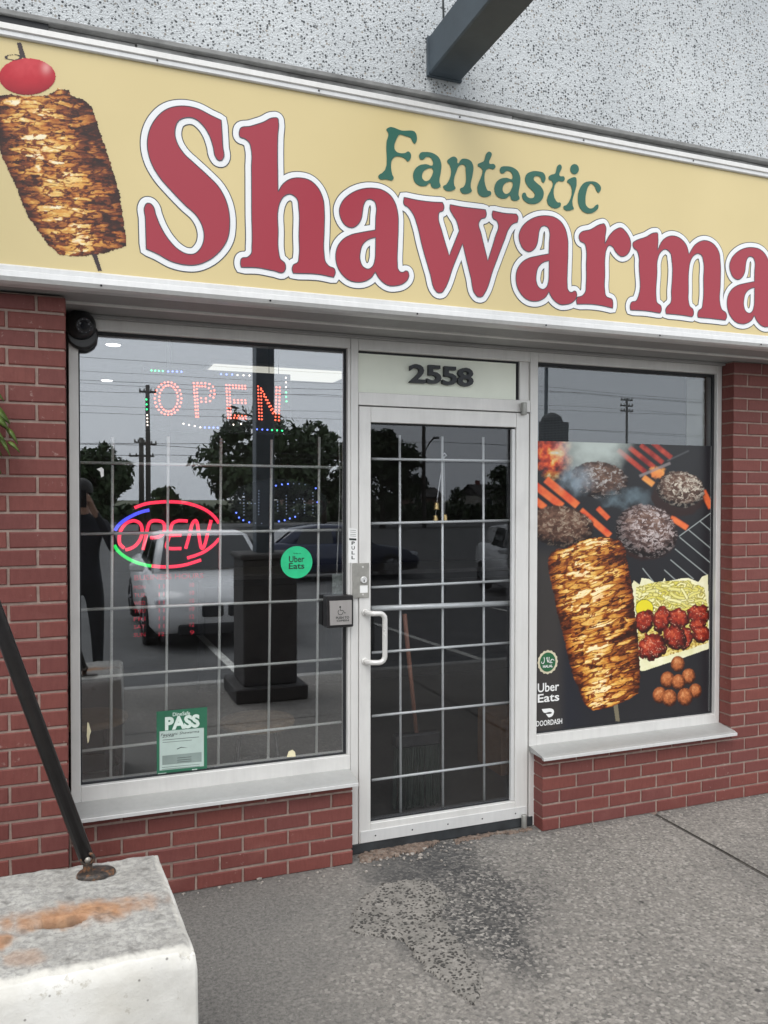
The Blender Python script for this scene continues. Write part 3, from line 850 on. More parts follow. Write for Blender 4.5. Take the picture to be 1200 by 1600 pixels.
sk = inside(px * k36, py * k36, [(93, 240), (122, 240), (150, 330), (115, 330)]) | inside(px * k36, py * k36, [(520, 1445), (552, 1445), (582, 1540), (557, 1543)])
sk |= (np.abs(((px * k36 - 75) / 48) ** 2 + ((py * k36 - 325) / 17) ** 2 - .8) < .35) & (py * k36 < 345)
col = np.where(sk[..., None], np.array(lin((58, 46, 48))), col)
decal('printed_meat', P, mk | tom | sk, col, PRINT, sg)

# ------------------------------------------------------------------ shopfront frames
YF, YB = 0.085, 0.175                      # front and back of the frames
LX0, LX1 = -0.010, 1.150                   # glass of the neon window
DX0, DX1 = 1.205, 2.096                    # door leaf
RX0, RX1 = 2.162, 3.312                    # glass of the poster window
ZT, ZB = 2.357, 0.470
FT = 2.404
RUB = BLACK
def pane(name, x0, x1, z0, z1, y, mat, parent):
    return box(name, x0, x1, y, y + 0.006, z0, z1, mat, parent, 0)
def gasket(x0, x1, z0, z1, y, parent, w=0.011):
    bm = bmesh.new()
    add_box(bm, x0, x1, y, y + .012, z1 - w, z1); add_box(bm, x0, x1, y, y + .012, z0, z0 + w * .6)
    add_box(bm, x0, x0 + w * .5, y, y + .012, z0 + w * .6, z1 - w); add_box(bm, x1 - w, x1, y, y + .012, z0 + w * .6, z1 - w)
    link('gasket', bm_mesh(bm), RUB, parent)
wl_ = thing('shop_window', 'large aluminium framed window with the neon and dotted OPEN signs', 'window', (.57, YF, .4))
box('jamb', LPX + .006, LX0, YF, YB, 0.40, FT, ALU, wl_)
box('head', LX0 + .0005, 1.1635, YF + .001, YB, ZT, FT, ALU, wl_)
box('mullion', LX1, 1.164, YF + .0005, YB, ZB, ZT - .0005, ALU, wl_)
box('bottom_rail', LX0 + .0005, 1.164, YF + .001, YB, 0.402, ZB - .0005, ALU, wl_)
gasket(LX0, LX1, ZB, ZT, YG - .006, wl_)
pane('glass_pane', LX0, LX1, ZB, ZT, YG, GLASS, wl_)
def sill(x0, x1, parent, depth=-.045):
    bm = bmesh.new()
    prof = [(YF + .02, .405), (YF - .006, .408), (depth + .012, .392), (depth, .386), (depth - .004, .374), (depth + .006, .372), (depth + .012, .380), (YF + .02, .380)]
    a = [bm.verts.new((x0, y, z)) for y, z in prof]; b = [bm.verts.new((x1, y, z)) for y, z in prof]
    bm.faces.new(a); bm.faces.new(b[::-1])
    for i in range(len(prof)): bm.faces.new((a[i], b[i], b[(i + 1) % len(prof)], a[(i + 1) % len(prof)]))
    o = link('sill', bm_mesh(bm), ALU_SILL, parent)
    box('drip_lip', x0 + .001, x1 - .001, depth - .0075, depth - .0045, .371, .3865, ALU_LIGHT, o, .001)
    return o
sill(LPX + .004, 1.158, wl_)
wr = thing('shop_window', 'large aluminium framed window covered by the food poster', 'window', (2.74, YF, .4))
box('mullion', 2.118, RX0, YF, YB, 0.0, FT, ALU, wr)
box('jamb', RX1, RPX0 - .003, YF, YB, 0.402, FT, ALU, wr)
box('head', RX0 + .0005, RX1 - .0005, YF + .001, YB, ZT, FT, ALU, wr)
box('bottom_rail', RX0 + .0005, RX1 - .0005, YF + .001, YB, 0.402, ZB - .012, ALU, wr)
gasket(RX0, RX1, ZB - .0115, ZT, YG - .006, wr, .014)
pane('glass_pane', RX0, RX1, ZB - .0115, ZT, YG, GLASS_POSTER, wr)
sill(RWX0 - .028, RPX0 - .004, wr)
# mesh blind behind the upper half of the poster window
t = NT('woven_mesh_blind'); 
br_ = t.new("ShaderNodeTexBrick"); br_.offset = 0.0
v = t.new("ShaderNodeSeparateXYZ"); t.l(t.pos(), v.inputs[0]); cb = t.new("ShaderNodeCombineXYZ"); t.l(v.outputs[0], cb.inputs[0]); t.l(v.outputs[2], cb.inputs[1]); t.l(cb.outputs[0], br_.inputs['Vector'])
br_.inputs['Scale'].default_value = 1.0; br_.inputs['Brick Width'].default_value = .0085; br_.inputs['Row Height'].default_value = .0085; br_.inputs['Mortar Size'].default_value = .0016; br_.inputs['Mortar Smooth'].default_value = .2
br_.inputs['Color1'].default_value = (.03, .03, .032, 1); br_.inputs['Color2'].default_value = (.035, .035, .037, 1); br_.inputs['Mortar'].default_value = (.085, .085, .085, 1)
t.l(br_.outputs[0], t.b.inputs['Base Color']); t.set(.8)
mb = box('mesh_blind', RX0 + .003, 3.15, .150, .153, 1.9, 2.34, t.m, None, 0)
tag(mb, 'dark fine mesh blind behind the glass above the food poster', 'blind')
mb = box('side_panel', 3.155, RX1 - .03, .146, .152, 1.9, 2.33, simple('pale_panel', (.22, .22, .19), .7), None, 0)
tag(mb, 'narrow pale panel behind the glass, right of the mesh blind', 'panel')

tr = thing('transom_window', 'small frosted window with the number 2558 above the door', 'window', (1.65, YF, 2.1))
box('jamb', 1.1655, 1.2025, YF + .0008, YB, 0.0, FT, ALU, tr)
box('head', 1.203, 2.1175, YF + .001, YB, 2.352, FT, ALU, tr)
box('bottom_rail', 1.203, 2.1175, YF + .001, YB, 2.098, 2.158, ALU, tr)
box('jamb', 2.062, 2.1172, YF + .012, YB, 2.1585, 2.3515, ALU, tr)
gasket(1.203, 2.062, 2.158, 2.352, YG - .006, tr, .009)
pane('glass_pane', 1.203, 2.062, 2.158, 2.352, YG, GLASS_DOOR, tr)
box('frosted_sheet', 1.206, 2.045, YG - .009, YG - .006, 2.160, 2.341, simple('frosted_film', (.86, .90, .79), .55, 0, .06, 3), tr, 0)
def text_mesh(s, depth, bold=0.0):
    cu = bpy.data.curves.new("text", 'FONT'); cu.body = s; cu.size = 1.0; cu.extrude = depth / 2; cu.offset = bold; cu.resolution_u = 3
    ob = bpy.data.objects.new("tmp", cu)
    me = bpy.data.meshes.new_from_object(ob); bpy.data.objects.remove(ob); bpy.data.curves.remove(cu)
    return me
def text_fit(name, s, x0, y0, x1, y1, Y, mat, parent, bold=0.0, depth=.0006, shear=0.0, mirror=False):
    """lettering fitted between two photo columns and rows on the plane Y"""
    X0, X1 = at(x0, (y0 + y1) / 2, Y)[0], at(x1, (y0 + y1) / 2, Y)[0]
    Zt, Zb = at((x0 + x1) / 2, y0, Y)[2], at((x0 + x1) / 2, y1, Y)[2]
    me = text_mesh(s, 1.0, bold)
    co = np.empty(len(me.vertices) * 3, np.float32); me.vertices.foreach_get("co", co); co = co.reshape(-1, 3)
    lo, hi = co.min(0), co.max(0)
    u = (co[:, 0] - lo[0]) / (hi[0] - lo[0]); v = (co[:, 1] - lo[1]) / (hi[1] - lo[1]); w = (co[:, 2] - lo[2]) / (hi[2] - lo[2])
    if mirror: u = 1 - u
    out = np.stack([X0 + (X1 - X0) * u + shear * v, Y - w * depth, Zb + (Zt - Zb) * v], -1).astype(np.float32)
    me.vertices.foreach_set("co", out.ravel()); me.update()
    return link(name, me, mat, parent)
NUM = simple('charcoal_plastic', (.028, .032, .038), .5)
for ch, (xa, ya, xb, yb) in zip("2558", ((638, 570, 662.5, 599), (664.5, 571.5, 687, 600.5), (689, 573.5, 711.5, 602.5), (712.5, 575.5, 737, 604.5))):
    text_fit('digit', ch, xa, ya, xb, yb, YG - .010, NUM, tr, .022, .022)

# ------------------------------------------------------------------ door with its grille, handle and lock
dr = thing('shop_door', 'aluminium framed glass door with bar grille below the number 2558', 'door', (DX0, YF, 0))
dz0, dz1 = 0.048, 2.092
gx0, gx1, gz0, gz1 = 1.262, 2.036, 0.136, 2.020
box('stile', DX0, gx0, YF - .004, YF + .045, dz0, dz1, ALU, dr)
box('stile', gx1, DX1 + .012, YF - .004, YF + .045, dz0, dz1, ALU, dr)
box('top_rail', gx0 + .0005, gx1 - .0005, YF - .003, YF + .045, gz1, dz1, ALU, dr)
box('bottom_rail', gx0 + .0005, gx1 - .0005, YF - .003, YF + .045, dz0, gz0, ALU, dr)
box('kick_strip', DX0 + .006, DX1 + .006, YF - .0085, YF - .0045, dz0 + .003, dz0 + .058, ALU_LIGHT, dr, .001)
for x in np.linspace(DX0 + .08, DX1 - .06, 5):
    lathe('screw', [(.004, -.001), (.003, -.002)], (x, YF - .0085, dz0 + .03), BLACK, dr, 'Y', 8)
gasket(gx0, gx1, gz0, gz1, YG - .010, dr, .007)
pane('glass_pane', gx0, gx1, gz0, gz1, YG - .003, GLASS_DOOR, dr)
box('glazing_bead', gx1 - .020, gx1 - .001, YF + .004, YG - .006, gz0 + .002, gz1 - .008, ALU_LIGHT, dr, .002)
YBAR = 0.150
def bar(parent, p, q, Y, r=.0065, name='bar'):
    a, b = at(*p, Y), at(*q, Y)
    return tube(name, [a, b], r, STEEL, parent, 8)
for p, q in (((624.5, 680), (626, 1269)), ((691, 682), (692, 1260)), ((755, 683), (756.5, 1250))):
    bar(dr, p, q, YBAR + .008)
for p, q in (((580, 717), (797, 720.5)), ((580, 818), (797, 813)), ((580, 918), (797, 907)), ((581, 1020), (798, 1004)), ((581, 1119), (798, 1097)), ((581, 1219), (798, 1190))):
    bar(dr, p, q, YBAR - .006)
bar(dr, (580, 951), (796, 942.5), YBAR - .010, .0135, 'push_bar')
# pull handle
h1, h2 = at(570, 957, YF - .004), at(570, 1033, YF - .004)
HX = at(601, 995, YF - .06)[0]
hp = [h1 + np.array([0, 0, 0]), h1 + np.array([.010, -.035, 0])]
def arc_pts(c, r, a0, a1, n, ux, uz):
    return [np.array(c) + r * (math.cos(a) * np.array(ux) + math.sin(a) * np.array(uz)) for a in np.linspace(a0, a1, n)]
yo = YF - .058
top, bot = h1[2], h2[2]; xs_ = h1[0]
pts = [(xs_, YF - .004, top), (xs_ + .006, YF - .030, top), (xs_ + .022, YF - .05, top), (xs_ + .045, yo, top)]
pts += [tuple(p) for p in arc_pts((HX - .026, yo, top - .028), .028, math.pi / 2, 0, 5, (1, 0, 0), (0, 0, 1))]
pts += [tuple(p) for p in arc_pts((HX - .026, yo, bot + .028), .028, 0, -math.pi / 2, 5, (1, 0, 0), (0, 0, 1))]
pts += [(xs_ + .045, yo, bot), (xs_ + .022, YF - .05, bot), (xs_ + .006, YF - .030, bot), (xs_, YF - .004, bot)]
hd = tube('handle', pts, .0125, mat_alu('satin_handle', (.66, .65, .63), .22), dr, 12)
for z in (top, bot): lathe('rose', [(.016, -.0005), (.016, -.006), (.013, -.009)], (xs_, YF - .004, z), ALU, hd, 'Y', 14)
# latch guard, cylinder and small label
a, b = at(550, 880, YF), at(575.5, 933, YF)
lk = box('lock_plate', a[0], b[0], YF - .0115, YF - .0045, b[2], a[2], simple('stained_steel', (.40, .39, .36), .42, .7, .2, 22), dr, .0015)
cx = at(568, 906, YF - .012)
lathe('cylinder', [(.0165, 0), (.0165, -.006), (.0145, -.010), (.0105, -.0105), (.0100, -.009)], (cx[0], YF - .0115, cx[2]), ALU_LIGHT, lk, 'Y', 18)
box('keyway', cx[0] - .0018, cx[0] + .0018, YF - .0224, YF - .020, cx[2] - .009, cx[2] + .002, BLACK, lk, 0)
a, b = at(562.5, 915, YF - .012), at(574.5, 926, YF - .012)
box('label', a[0], b[0], YF - .0122, YF - .0115, b[2], a[2], WHITEVINYL, lk, 0)
for py_ in (886, 929):
    c_ = at(567, py_, YF - .012); lathe('screw', [(.005, 0), (.004, -.002)], (c_[0], YF - .0115, c_[2]), ALU, lk, 'Y', 10)
# pivots
for px_, pa, pb in ((819, 629, 648), (819, 1273, 1294)):
    p, q = at(px_, pa, YF - .02), at(px_, pb, YF - .02)
    hg = lathe('pivot', [(.0135, q[2]), (.0145, q[2] + .004), (.0145, p[2] - .004), (.0135, p[2])], (p[0], YF - .019, 0), simple('pivot_grey', (.33, .33, .31), .45, .5), dr, 'Z', 14)
th = box('threshold', 1.166, 2.140, YF - .004, YB, 0.0, .0475, simple('dark_threshold', (.024, .027, .030), .6, 0, .4, 14), None, .003)
tag(th, 'dark rubber faced threshold under the shop door', 'threshold')

# ------------------------------------------------------------------ grille inside the neon window
gr = thing('window_grille', 'silver rod grille inside the window with the OPEN signs', 'grille', (.57, .17, .5))
for (x0, y0, x1, y1) in ((176, 683, 173, 1223), (263, 682, 259, 1212), (345.5, 685, 341, 1203), (424.5, 687, 419, 1192), (499, 683, 494.5, 1183)):
    bar(gr, (x0, y0), (x1, y1), .166, .0062)
for (xa, ya, xb, yb) in ((124, 722.5, 534, 730.5), (124, 834.5, 533, 828), (124, 953, 536, 936), (124, 1060, 534, 1029), (124, 1174, 533, 1128)):
    bar(gr, (xa, ya), (xb, yb), .154, .0062)

# ------------------------------------------------------------------ signs in the neon window
YN = 0.20
def px_path(pts, sc, ox, oy, Y, seg=5, close=False):
    """smooth open path through zoom points on the plane Y"""
    P = [at(ox + x / sc, oy + y / sc, Y) for x, y in pts]
    if len(P) < 3: return P
    out = []
    for i in range(len(P) - 1):
        p0 = P[max(i - 1, 0)]; p1 = P[i]; p2 = P[i + 1]; p3 = P[min(i + 2, len(P) - 1)]
        for k in range(seg):
            s = k / seg
            out.append(.5 * ((2 * p1) + (-p0 + p2) * s + (2 * p0 - 5 * p1 + 4 * p2 - p3) * s * s + (-p0 + 3 * p1 - 3 * p2 + p3) * s**3))
    out.append(P[-1])
    return out
NRED = emis('neon_red', (1.0, .035, .085), 1.25); NBLUE = emis('neon_blue', (.08, .10, 1.0), 1.1); NGREEN = emis('neon_green', (.02, .85, .13), .9)
ne = thing('neon_sign', 'oval red, blue and green neon OPEN sign behind the grille', 'neon sign', tuple(at(262, 836, YN)))
def neon(name, pts, mat, r=.0072):
    return tube(name, px_path(pts, 6, 160, 770, YN), r, mat, ne, 8)
neon('red_tube', [(300, 140), (400, 105), (500, 90), (620, 84), (760, 92), (880, 122), (980, 168), (1050, 225), (1092, 285)], NRED)
neon('blue_tube', [(440, 162), (370, 178), (290, 210), (210, 255), (150, 305), (118, 355)], NBLUE)
neon('green_tube', [(112, 490), (150, 550), (220, 605), (310, 650), (400, 677), (460, 686)], NGREEN)
neon('red_tube', [(462, 687), (560, 694), (660, 692), (780, 675), (925, 630)], NRED)
neon('red_tube', [(1095, 430), (1040, 490), (960, 550), (880, 585), (795, 612)], NRED)
for L in ([[(205, 520), (165, 480), (158, 420), (175, 350), (220, 290), (290, 262), (350, 285), (372, 340), (365, 410), (325, 480), (270, 520), (215, 535)],
          [(380, 535), (400, 450), (420, 350), (440, 285), (480, 262), (550, 268), (580, 300), (578, 360), (545, 405), (490, 420), (450, 420)],
          [(800, 265), (720, 262), (660, 285), (640, 340), (620, 430), (600, 500), (630, 522), (740, 522)], [(640, 400), (740, 398)],
          [(780, 525), (810, 420), (840, 300), (870, 260), (890, 290), (905, 400), (925, 510), (945, 515), (965, 470), (990, 370), (1020, 255)]]):
    neon('letter_tube', L, NRED)
box('backing', at(168, 836, YN + .012)[0], at(346, 836, YN + .012)[0], YN + .010, YN + .016, at(260, 892, YN)[2], at(260, 780, YN)[2], glass_mat('clear_acrylic', .02, (.93, .93, .94)), ne, 0)
for p in ((300, 150), (1080, 290), (470, 690)):
    a = at(160 + p[0] / 6, 770 + p[1] / 6, YN); tube('stand_off', [a, a + np.array([0, .012, 0])], .004, BLACK, ne, 6)
a, b = at(262, 786, YN + .01), at(262, 700, YN + .01)
tube('cable', [a, (a + b) / 2 + np.array([.01, .01, 0]), b + np.array([.02, 0, .9])], .002, BLACK, ne, 5)

def dots(name, spots, Y, r, mat, parent, sc, ox, oy):
    V, Fc = [], []
    for x, y in spots:
        c = at(ox + x / sc, oy + y / sc, Y); k = len(V)
        V += [c + np.array([r * math.cos(a), 0, r * math.sin(a)]) for a in np.arange(0, 2 * math.pi - .01, math.pi / 3)] + [c + np.array([0, -r * .8, 0])]
        Fc += [(k + i, k + (i + 1) % 6, k + 6) for i in range(6)]
    return from_arrays(name, V, Fc, mat, parent)
def rowpts(a, b, n): return [(a[0] + (b[0] - a[0]) * i / (n - 1), a[1] + (b[1] - a[1]) * i / (n - 1)) for i in range(n)]
LR = emis('led_red', (1.0, .12, .06), 3.2); LG = emis('led_green', (.05, 1.0, .30), 2.2); LB = emis('led_blue', (.12, .2, 1.0), 3.0); LW = emis('led_white', (1.0, .85, .75), 2.4)
ld = thing('led_sign', 'rectangular dotted red LED OPEN sign high in the window', 'LED sign', tuple(at(340, 630, YN + .02)))
YL = YN + .02
O = [(205 + 100 * math.cos(a), 300 + 122 * math.sin(a)) for a in np.linspace(0, 2 * math.pi, 25)[:-1]] + [(208 + 70 * math.cos(a), 300 + 98 * math.sin(a)) for a in np.linspace(.13, 2 * math.pi + .13, 23)[:-1]]
Pp = rowpts((397, 185), (415, 437), 11) + rowpts((420, 205), (430, 437), 10) + rowpts((425, 184), (483, 186), 3) + [(515, 193), (542, 212), (551, 240), (553, 268), (545, 294), (520, 320), (488, 326), (455, 325)] + rowpts((440, 208), (483, 210), 3) + [(510, 222), (526, 245), (520, 278), (488, 300), (452, 298)]
Ee = rowpts((642, 200), (655, 445), 11) + rowpts((665, 202), (675, 447), 11) + rowpts((690, 203), (782, 206), 5) + rowpts((692, 222), (784, 226), 5) + rowpts((700, 312), (784, 314), 4) + rowpts((702, 332), (786, 336), 4) + rowpts((705, 428), (785, 433), 4) + rowpts((700, 446), (790, 452), 5)
Nn = rowpts((880, 210), (888, 455), 11) + rowpts((902, 235), (908, 457), 10) + rowpts((902, 225), (1000, 400), 9) + rowpts((925, 285), (990, 412), 6) + rowpts((1018, 217), (1010, 462), 11) + rowpts((1042, 218), (1036, 465), 11)
for nm, L in zip('OPEN', (O, Pp, Ee, Nn)): dots('dotted_letter', L, YL, .0042, LR, ld, 4.8, 220, 560)
dots('border_dots', rowpts((80, 90), (165, 95), 4) + rowpts((42, 308), (45, 382), 3) + [(1090, 255), (1090, 288), (1093, 322)] + rowpts((985, 538), (1060, 542), 3), YL, .0044, LG, ld, 4.8, 220, 560)
dots('border_dots', rowpts((205, 97), (305, 100), 4) + rowpts((602, 118), (685, 121), 3) + rowpts((480, 518), (577, 520), 4) + rowpts((872, 532), (950, 535), 3), YL, .0042, LB, ld, 4.8, 220, 560)
dots('border_dots', rowpts((725, 125), (815, 128), 3) + rowpts((320, 490), (447, 517), 4) + [(695, 497), (752, 492)] + rowpts((48, 425), (50, 500), 4) + rowpts((1088, 145), (1090, 215), 3), YL, .0040, LW, ld, 4.8, 220, 560)
a, b = at(224, 572, YL), at(454, 680, YL)
box('board', a[0], b[0], YL + .003, YL + .010, b[2], a[2], simple('led_board', (.012, .012, .014), .6), ld, 0)
tube('hanging_wire', [(a[0] + .1, YL + .006, a[2]), (a[0] + .1, YL + .006, 2.75)], .0015, BLACK, ld, 5); tube('hanging_wire', [(b[0] - .1, YL + .006, a[2]), (b[0] - .1, YL + .006, 2.75)], .0015, BLACK, ld, 5)
l2 = thing('led_sign', 'unlit looking round LED sign with a few blue dots, above the green sticker', 'LED sign', tuple(at(430, 785, YL)))
dots('border_dots', [(195, 408), (223, 458), (268, 486), (330, 508), (640, 498), (698, 486), (753, 468), (808, 450), (608, 125), (671, 113), (733, 107), (1023, 153), (1040, 298)], YL, .0040, LB, l2, 6.667, 340, 740)
dim = emis('led_dim', (.35, .42, .6), .35)
dots('unlit_dots', rowpts((272, 210), (275, 430), 8) + rowpts((235, 305), (390, 312), 5) + rowpts((430, 180), (428, 425), 9) + rowpts((625, 295), (627, 390), 4) + rowpts((715, 230), (717, 420), 7) + rowpts((993, 200), (993, 410), 7) + rowpts((908, 290), (905, 410), 5) + [(822, 268), (853, 260), (888, 265), (795, 300), (795, 378), (840, 415), (395, 515), (458, 520), (792, 105), (850, 107), (912, 115)], YL, .003, dim, l2, 6.667, 340, 740)
cp = at(436, 787, YL)
bm = bmesh.new()
for k, (rx, rz) in enumerate(((.235, .115),)):
    vs = [[bm.verts.new((cp[0] + rx * math.cos(t_), y, cp[2] + rz * math.sin(t_))) for t_ in np.linspace(0, 2 * math.pi, 33)[:-1]] for y in (YL + .003, YL + .010)]
    bm.faces.new(vs[0]); bm.faces.new(vs[1][::-1])
    for i in range(32): bm.faces.new((vs[0][i], vs[0][(i + 1) % 32], vs[1][(i + 1) % 32], vs[1][i]))
link('board', bm_mesh(bm), MATS['led_board'], l2)
tube('hanging_wire', [(cp[0], YL + .006, cp[2] + .1), (cp[0], YL + .006, 2.75)], .0015, BLACK, l2, 5)

# red opening hours
HR = emis('red_hours_lettering', (.75, .03, .06), .20)  # vinyl letters are no lamp; a faint glow is put into their colour
hrs = thing('hours_sign', 'faint red BUSINESS HOURS lettering below the neon sign', 'lettering', tuple(at(262, 950, .122)))
YH = YG + .0075
text_fit('heading', 'BUSINESS HOURS', 210, 897, 318, 905, YH, HR, hrs, 0)
for i, (d_, a_, b_) in enumerate((('MON', '11', '10'), ('TUE', '11', '10'), ('WED', '11', '10'), ('THU', '11', '10'), ('FRI', '11', '12'), ('SAT', '11', '12'), ('SUN', '12', '9'))):
    y0 = 912.5 + i * 12.4
    text_fit('row', d_, 209, y0 + 2, 227, y0 + 8, YH, HR, hrs, 0)
    text_fit('row', a_, 248, y0 + .5, 257, y0 + 7, YH, HR, hrs, .01)
    text_fit('row', b_, 296.5, y0 - 2.0, 303.5, y0 + 4.6, YH, HR, hrs, .01)

# stickers
def disc(name, cx, cy, rpx_x, rpx_y, Y, mat, parent, th=.0008, n=40, wave=0.0, nw=16):
    c = at(cx, cy, Y); rx = abs(at(cx + rpx_x, cy, Y)[0] - c[0]); rz = abs(at(cx, cy - rpx_y, Y)[2] - c[2])
    pts = []
    for k in range(n):
        a = 2 * math.pi * k / n; w = 1 + wave * math.cos(a * nw)
        pts.append((c[0] + rx * w * math.cos(a), c[2] + rz * w * math.sin(a)))
    return poly_prism(name, pts, Y - th, Y, mat, parent)
YP = YG - .0003
st = thing('round_sticker', 'round bright green sticker on the window glass', 'sticker', tuple(at(463, 878, YP)))
disc('disc', 463.5, 878.5, 24.6, 25.2, YP, simple('mint_vinyl', (.02, .50, .22), .4, 0, .08, 25), st)
INK = simple('black_ink', (.012, .018, .016), .5)
text_fit('word', 'Uber', 451.5, 868.5, 475.5, 878.5, YP - .0009, INK, st, .012)
text_fit('word', 'Eats', 451.2, 879.5, 475.5, 889, YP - .0009, INK, st, .014)
text_fit('word', 'Order on', 458.5, 863.5, 470, 865.5, YP - .0009, INK, st, .0)

pc = thing('pass_certificate', 'green PASS certificate taped low in the window', 'certificate', tuple(at(284, 1160, YP)))
def quad_px(name, pts, Y, mat, parent, th=.0006):
    return poly_prism(name, [tuple(at(x, y, Y)[[0, 2]]) for x, y in pts], Y - th, Y, mat, parent)
quad_px('sheet', [(244.5, 1112), (323.5, 1104.5), (323.5, 1207), (245, 1215)], YP, simple('certificate_green', (.028, .145, .082), .4, 0, .15, 12), pc)
quad_px('form', [(249.3, 1143), (318.5, 1137), (318.5, 1197), (249.3, 1204)], YP - .0008, simple('form_paper', (.46, .56, .52), .5, 0, .06, 20), pc, .0003)
PW_ = simple('pale_print', (.66, .76, .70), .5)
text_fit('word', 'DineSafe', 270, 1112.3, 297, 1118, YP - .0008, PW_, pc, .01)
text_fit('word', 'PASS', 257.8, 1118, 312, 1139, YP - .0008, PW_, pc, .05)
GI = simple('grey_ink', (.06, .075, .075), .6)
text_fit('written_line', 'Fantastic Shawarma', 251, 1143.5, 311, 1147.5, YP - .0012, INK, pc, 0, .0002, .004)
text_fit('written_line', '2558', 253, 1148.5, 271, 1152, YP - .0012, INK, pc, 0, .0002, .004)
quad_px('ruled_line', [(254, 1156), (311, 1151), (311, 1151.8), (254, 1156.8)], YP - .0012, GI, pc, .0002)
quad_px('ruled_line', [(254, 1160), (300, 1156), (300, 1156.6), (254, 1160.6)], YP - .0012, GI, pc, .0002)
quad_px('signature', [(276, 1170), (283, 1167), (294, 1168.5), (283, 1168.3), (277, 1171)], YP - .0012, GI, pc, .0002)
quad_px('grey_box', [(253.5, 1181), (315, 1175), (315, 1190), (253.5, 1195.5)], YP - .0012, simple('form_grey', (.24, .30, .28), .6), pc, .0002)
for yy in (1184, 1187.5, 1190.5):
    quad_px('ruled_line', [(277, yy), (299, yy - 2), (299, yy - 1.2), (277, yy + .8)], YP - .0015, GI, pc, .0002)
for yy in (1199, 1202):
    quad_px('ruled_line', [(253, yy), (312, yy - 5.3), (312, yy - 4.7), (253, yy + .6)], YP - .0012, GI, pc, .0002)
quad_px('foot_print', [(247, 1208.5), (260, 1207.3), (260, 1208.8), (247, 1210)], YP - .0008, PW_, pc, .0002)
quad_px('foot_print', [(300, 1202), (308, 1201.3), (308, 1203), (300, 1203.8)], YP - .0008, PW_, pc, .0002)

YJ = YF + .0002
pl = thing('pull_sticker', 'narrow white PULL sticker on the frame left of the door', 'sticker', tuple(at(551, 852, YJ)))
quad_px('strip', [(544.5, 825), (557.8, 826.5), (557.8, 879.5), (544.5, 879.5)], YJ, WHITEVINYL, pl)
quad_px('black_band', [(545.7, 840.8), (556.8, 841.5), (556.8, 844.6), (545.7, 844)], YJ - .0008, INK, pl, .0002)
for i, ch in enumerate('PULL'):
    text_fit('letter', ch, 549.3, 846 + i * 7.5, 554.3, 851.2 + i * 7.5, YJ - .0008, INK, pl, .02)
for yy in (828, 831, 834.5, 837):
    quad_px('fine_print', [(547, yy), (556, yy + .6), (556, yy + 1.2), (547, yy + .6)], YJ - .0008, GI, pl, .0002)

pb = thing('door_button', 'square steel wheelchair push plate in a black box left of the door', 'button', tuple(at(533, 957, .04)))
a, b = at(509, 932, .045), at(552.5, 979.5, .045)
box('back_box', a[0] + .006, b[0] + .0, .046, .113, b[2], a[2], BLACKPAINT, pb, .004)
yb_ = .044
pa = [at(x, y, yb_) for x, y in ((514.5, 939), (549, 937.5), (549, 975), (515.5, 977))]
poly_prism('steel_plate', [(p[0], p[2]) for p in pa], yb_ - .006, yb_ + .004, mat_alu('plate_steel', (.36, .34, .33), .33), pb)
yk = yb_ - .0064
def px_tube(name, pts, sc, ox, oy, Y, r, mat, parent): return tube(name, px_path(pts, sc, ox, oy, Y, 4), r, mat, parent, 5)
c_ = at(531.5, 948.5, yk); lathe('pictogram_head', [(.0042, 0), (.0042, -.0006)], (c_[0], yk, c_[2]), INK, pb, 'Y', 12)
px_tube('pictogram', [(212, 870), (214, 893), (240, 893), (255, 918), (268, 915)], 6.667, 500, 820, yk, .0013, INK, pb)
px_tube('pictogram', [(200, 888), (188, 905), (195, 930), (215, 938), (232, 928), (238, 912)], 6.667, 500, 820, yk, .0013, INK, pb)
text_fit('word', 'PUSH TO', 525, 963, 545.5, 967, yk, INK, pb, .01)
text_fit('word', 'OPEN', 526, 968.3, 545, 971, yk, INK, pb, .01)
box('wire_channel', at(551, 930, YF)[0] - .002, at(551, 930, YF)[0] + .004, YF - .006, YF - .001, at(551, 937, YF)[2], at(551, 880, YF)[2], ALU, pb, 0)

# scraps left on the glass
sc1 = quad_px('tape_scrap', [(151, 733), (158.5, 730), (162, 733), (162, 744), (158, 746), (156.5, 737)], YP, WHITEVINYL, None)
tag(sc1, 'small white scrap of tape high on the glass by the brick pier', 'tape')
CRM = simple('cream_tape', (.72, .66, .44), .6)
sc1 = quad_px('tape_scrap', [(136.5, 1128), (139, 1130), (141, 1138), (142.5, 1143), (140.5, 1148), (139, 1158), (137, 1162), (135.5, 1150)], YP, CRM, None)
tag(sc1, 'curled cream scrap of tape at the lower corner of the glass', 'tape')
sc1 = quad_px('tape_scrap', [(448, 1183), (451, 1174), (457, 1171.5), (461, 1175), (462, 1182)], YP, CRM, None)
tag(sc1, 'small cream scrap of tape above the sill, near the door', 'tape')

# ------------------------------------------------------------------ food poster
YPO = YG - .0012
PX0, PX1, PZ0, PZ1 = RX0 + .001, float(at(1110.5, 800, YPO)[0]), ZB - .004, float(at(960, 692.5, YPO)[2])
P, px, py = decal_grid(PX0, PX1 + .001, PZ0, PZ1 + .001, 0.0026, YPO)
sh = px.shape
def q3(c): return np.array(lin(c))
def over(col, m_, c): 
    m_ = np.clip(m_, 0, 1)[..., None]; return col * (1 - m_) + c * m_
n1, n2, n3 = fbm(px / 40, py / 40, 5, 31), fbm(px / 12, py / 12, 5, 32), fbm(px / 4, py / 4, 4, 33)
col = np.broadcast_to(q3((38, 38, 42)), (*sh, 3)).copy()
col = over(col, sstep(930, 1080, py) * .8 * (1 - sstep(840, 960, px)), q3((34, 38, 50)))
g = lambda x, y: (830 + x / 4.138, 680 + y / 4.138)            # zoom of the grill scene
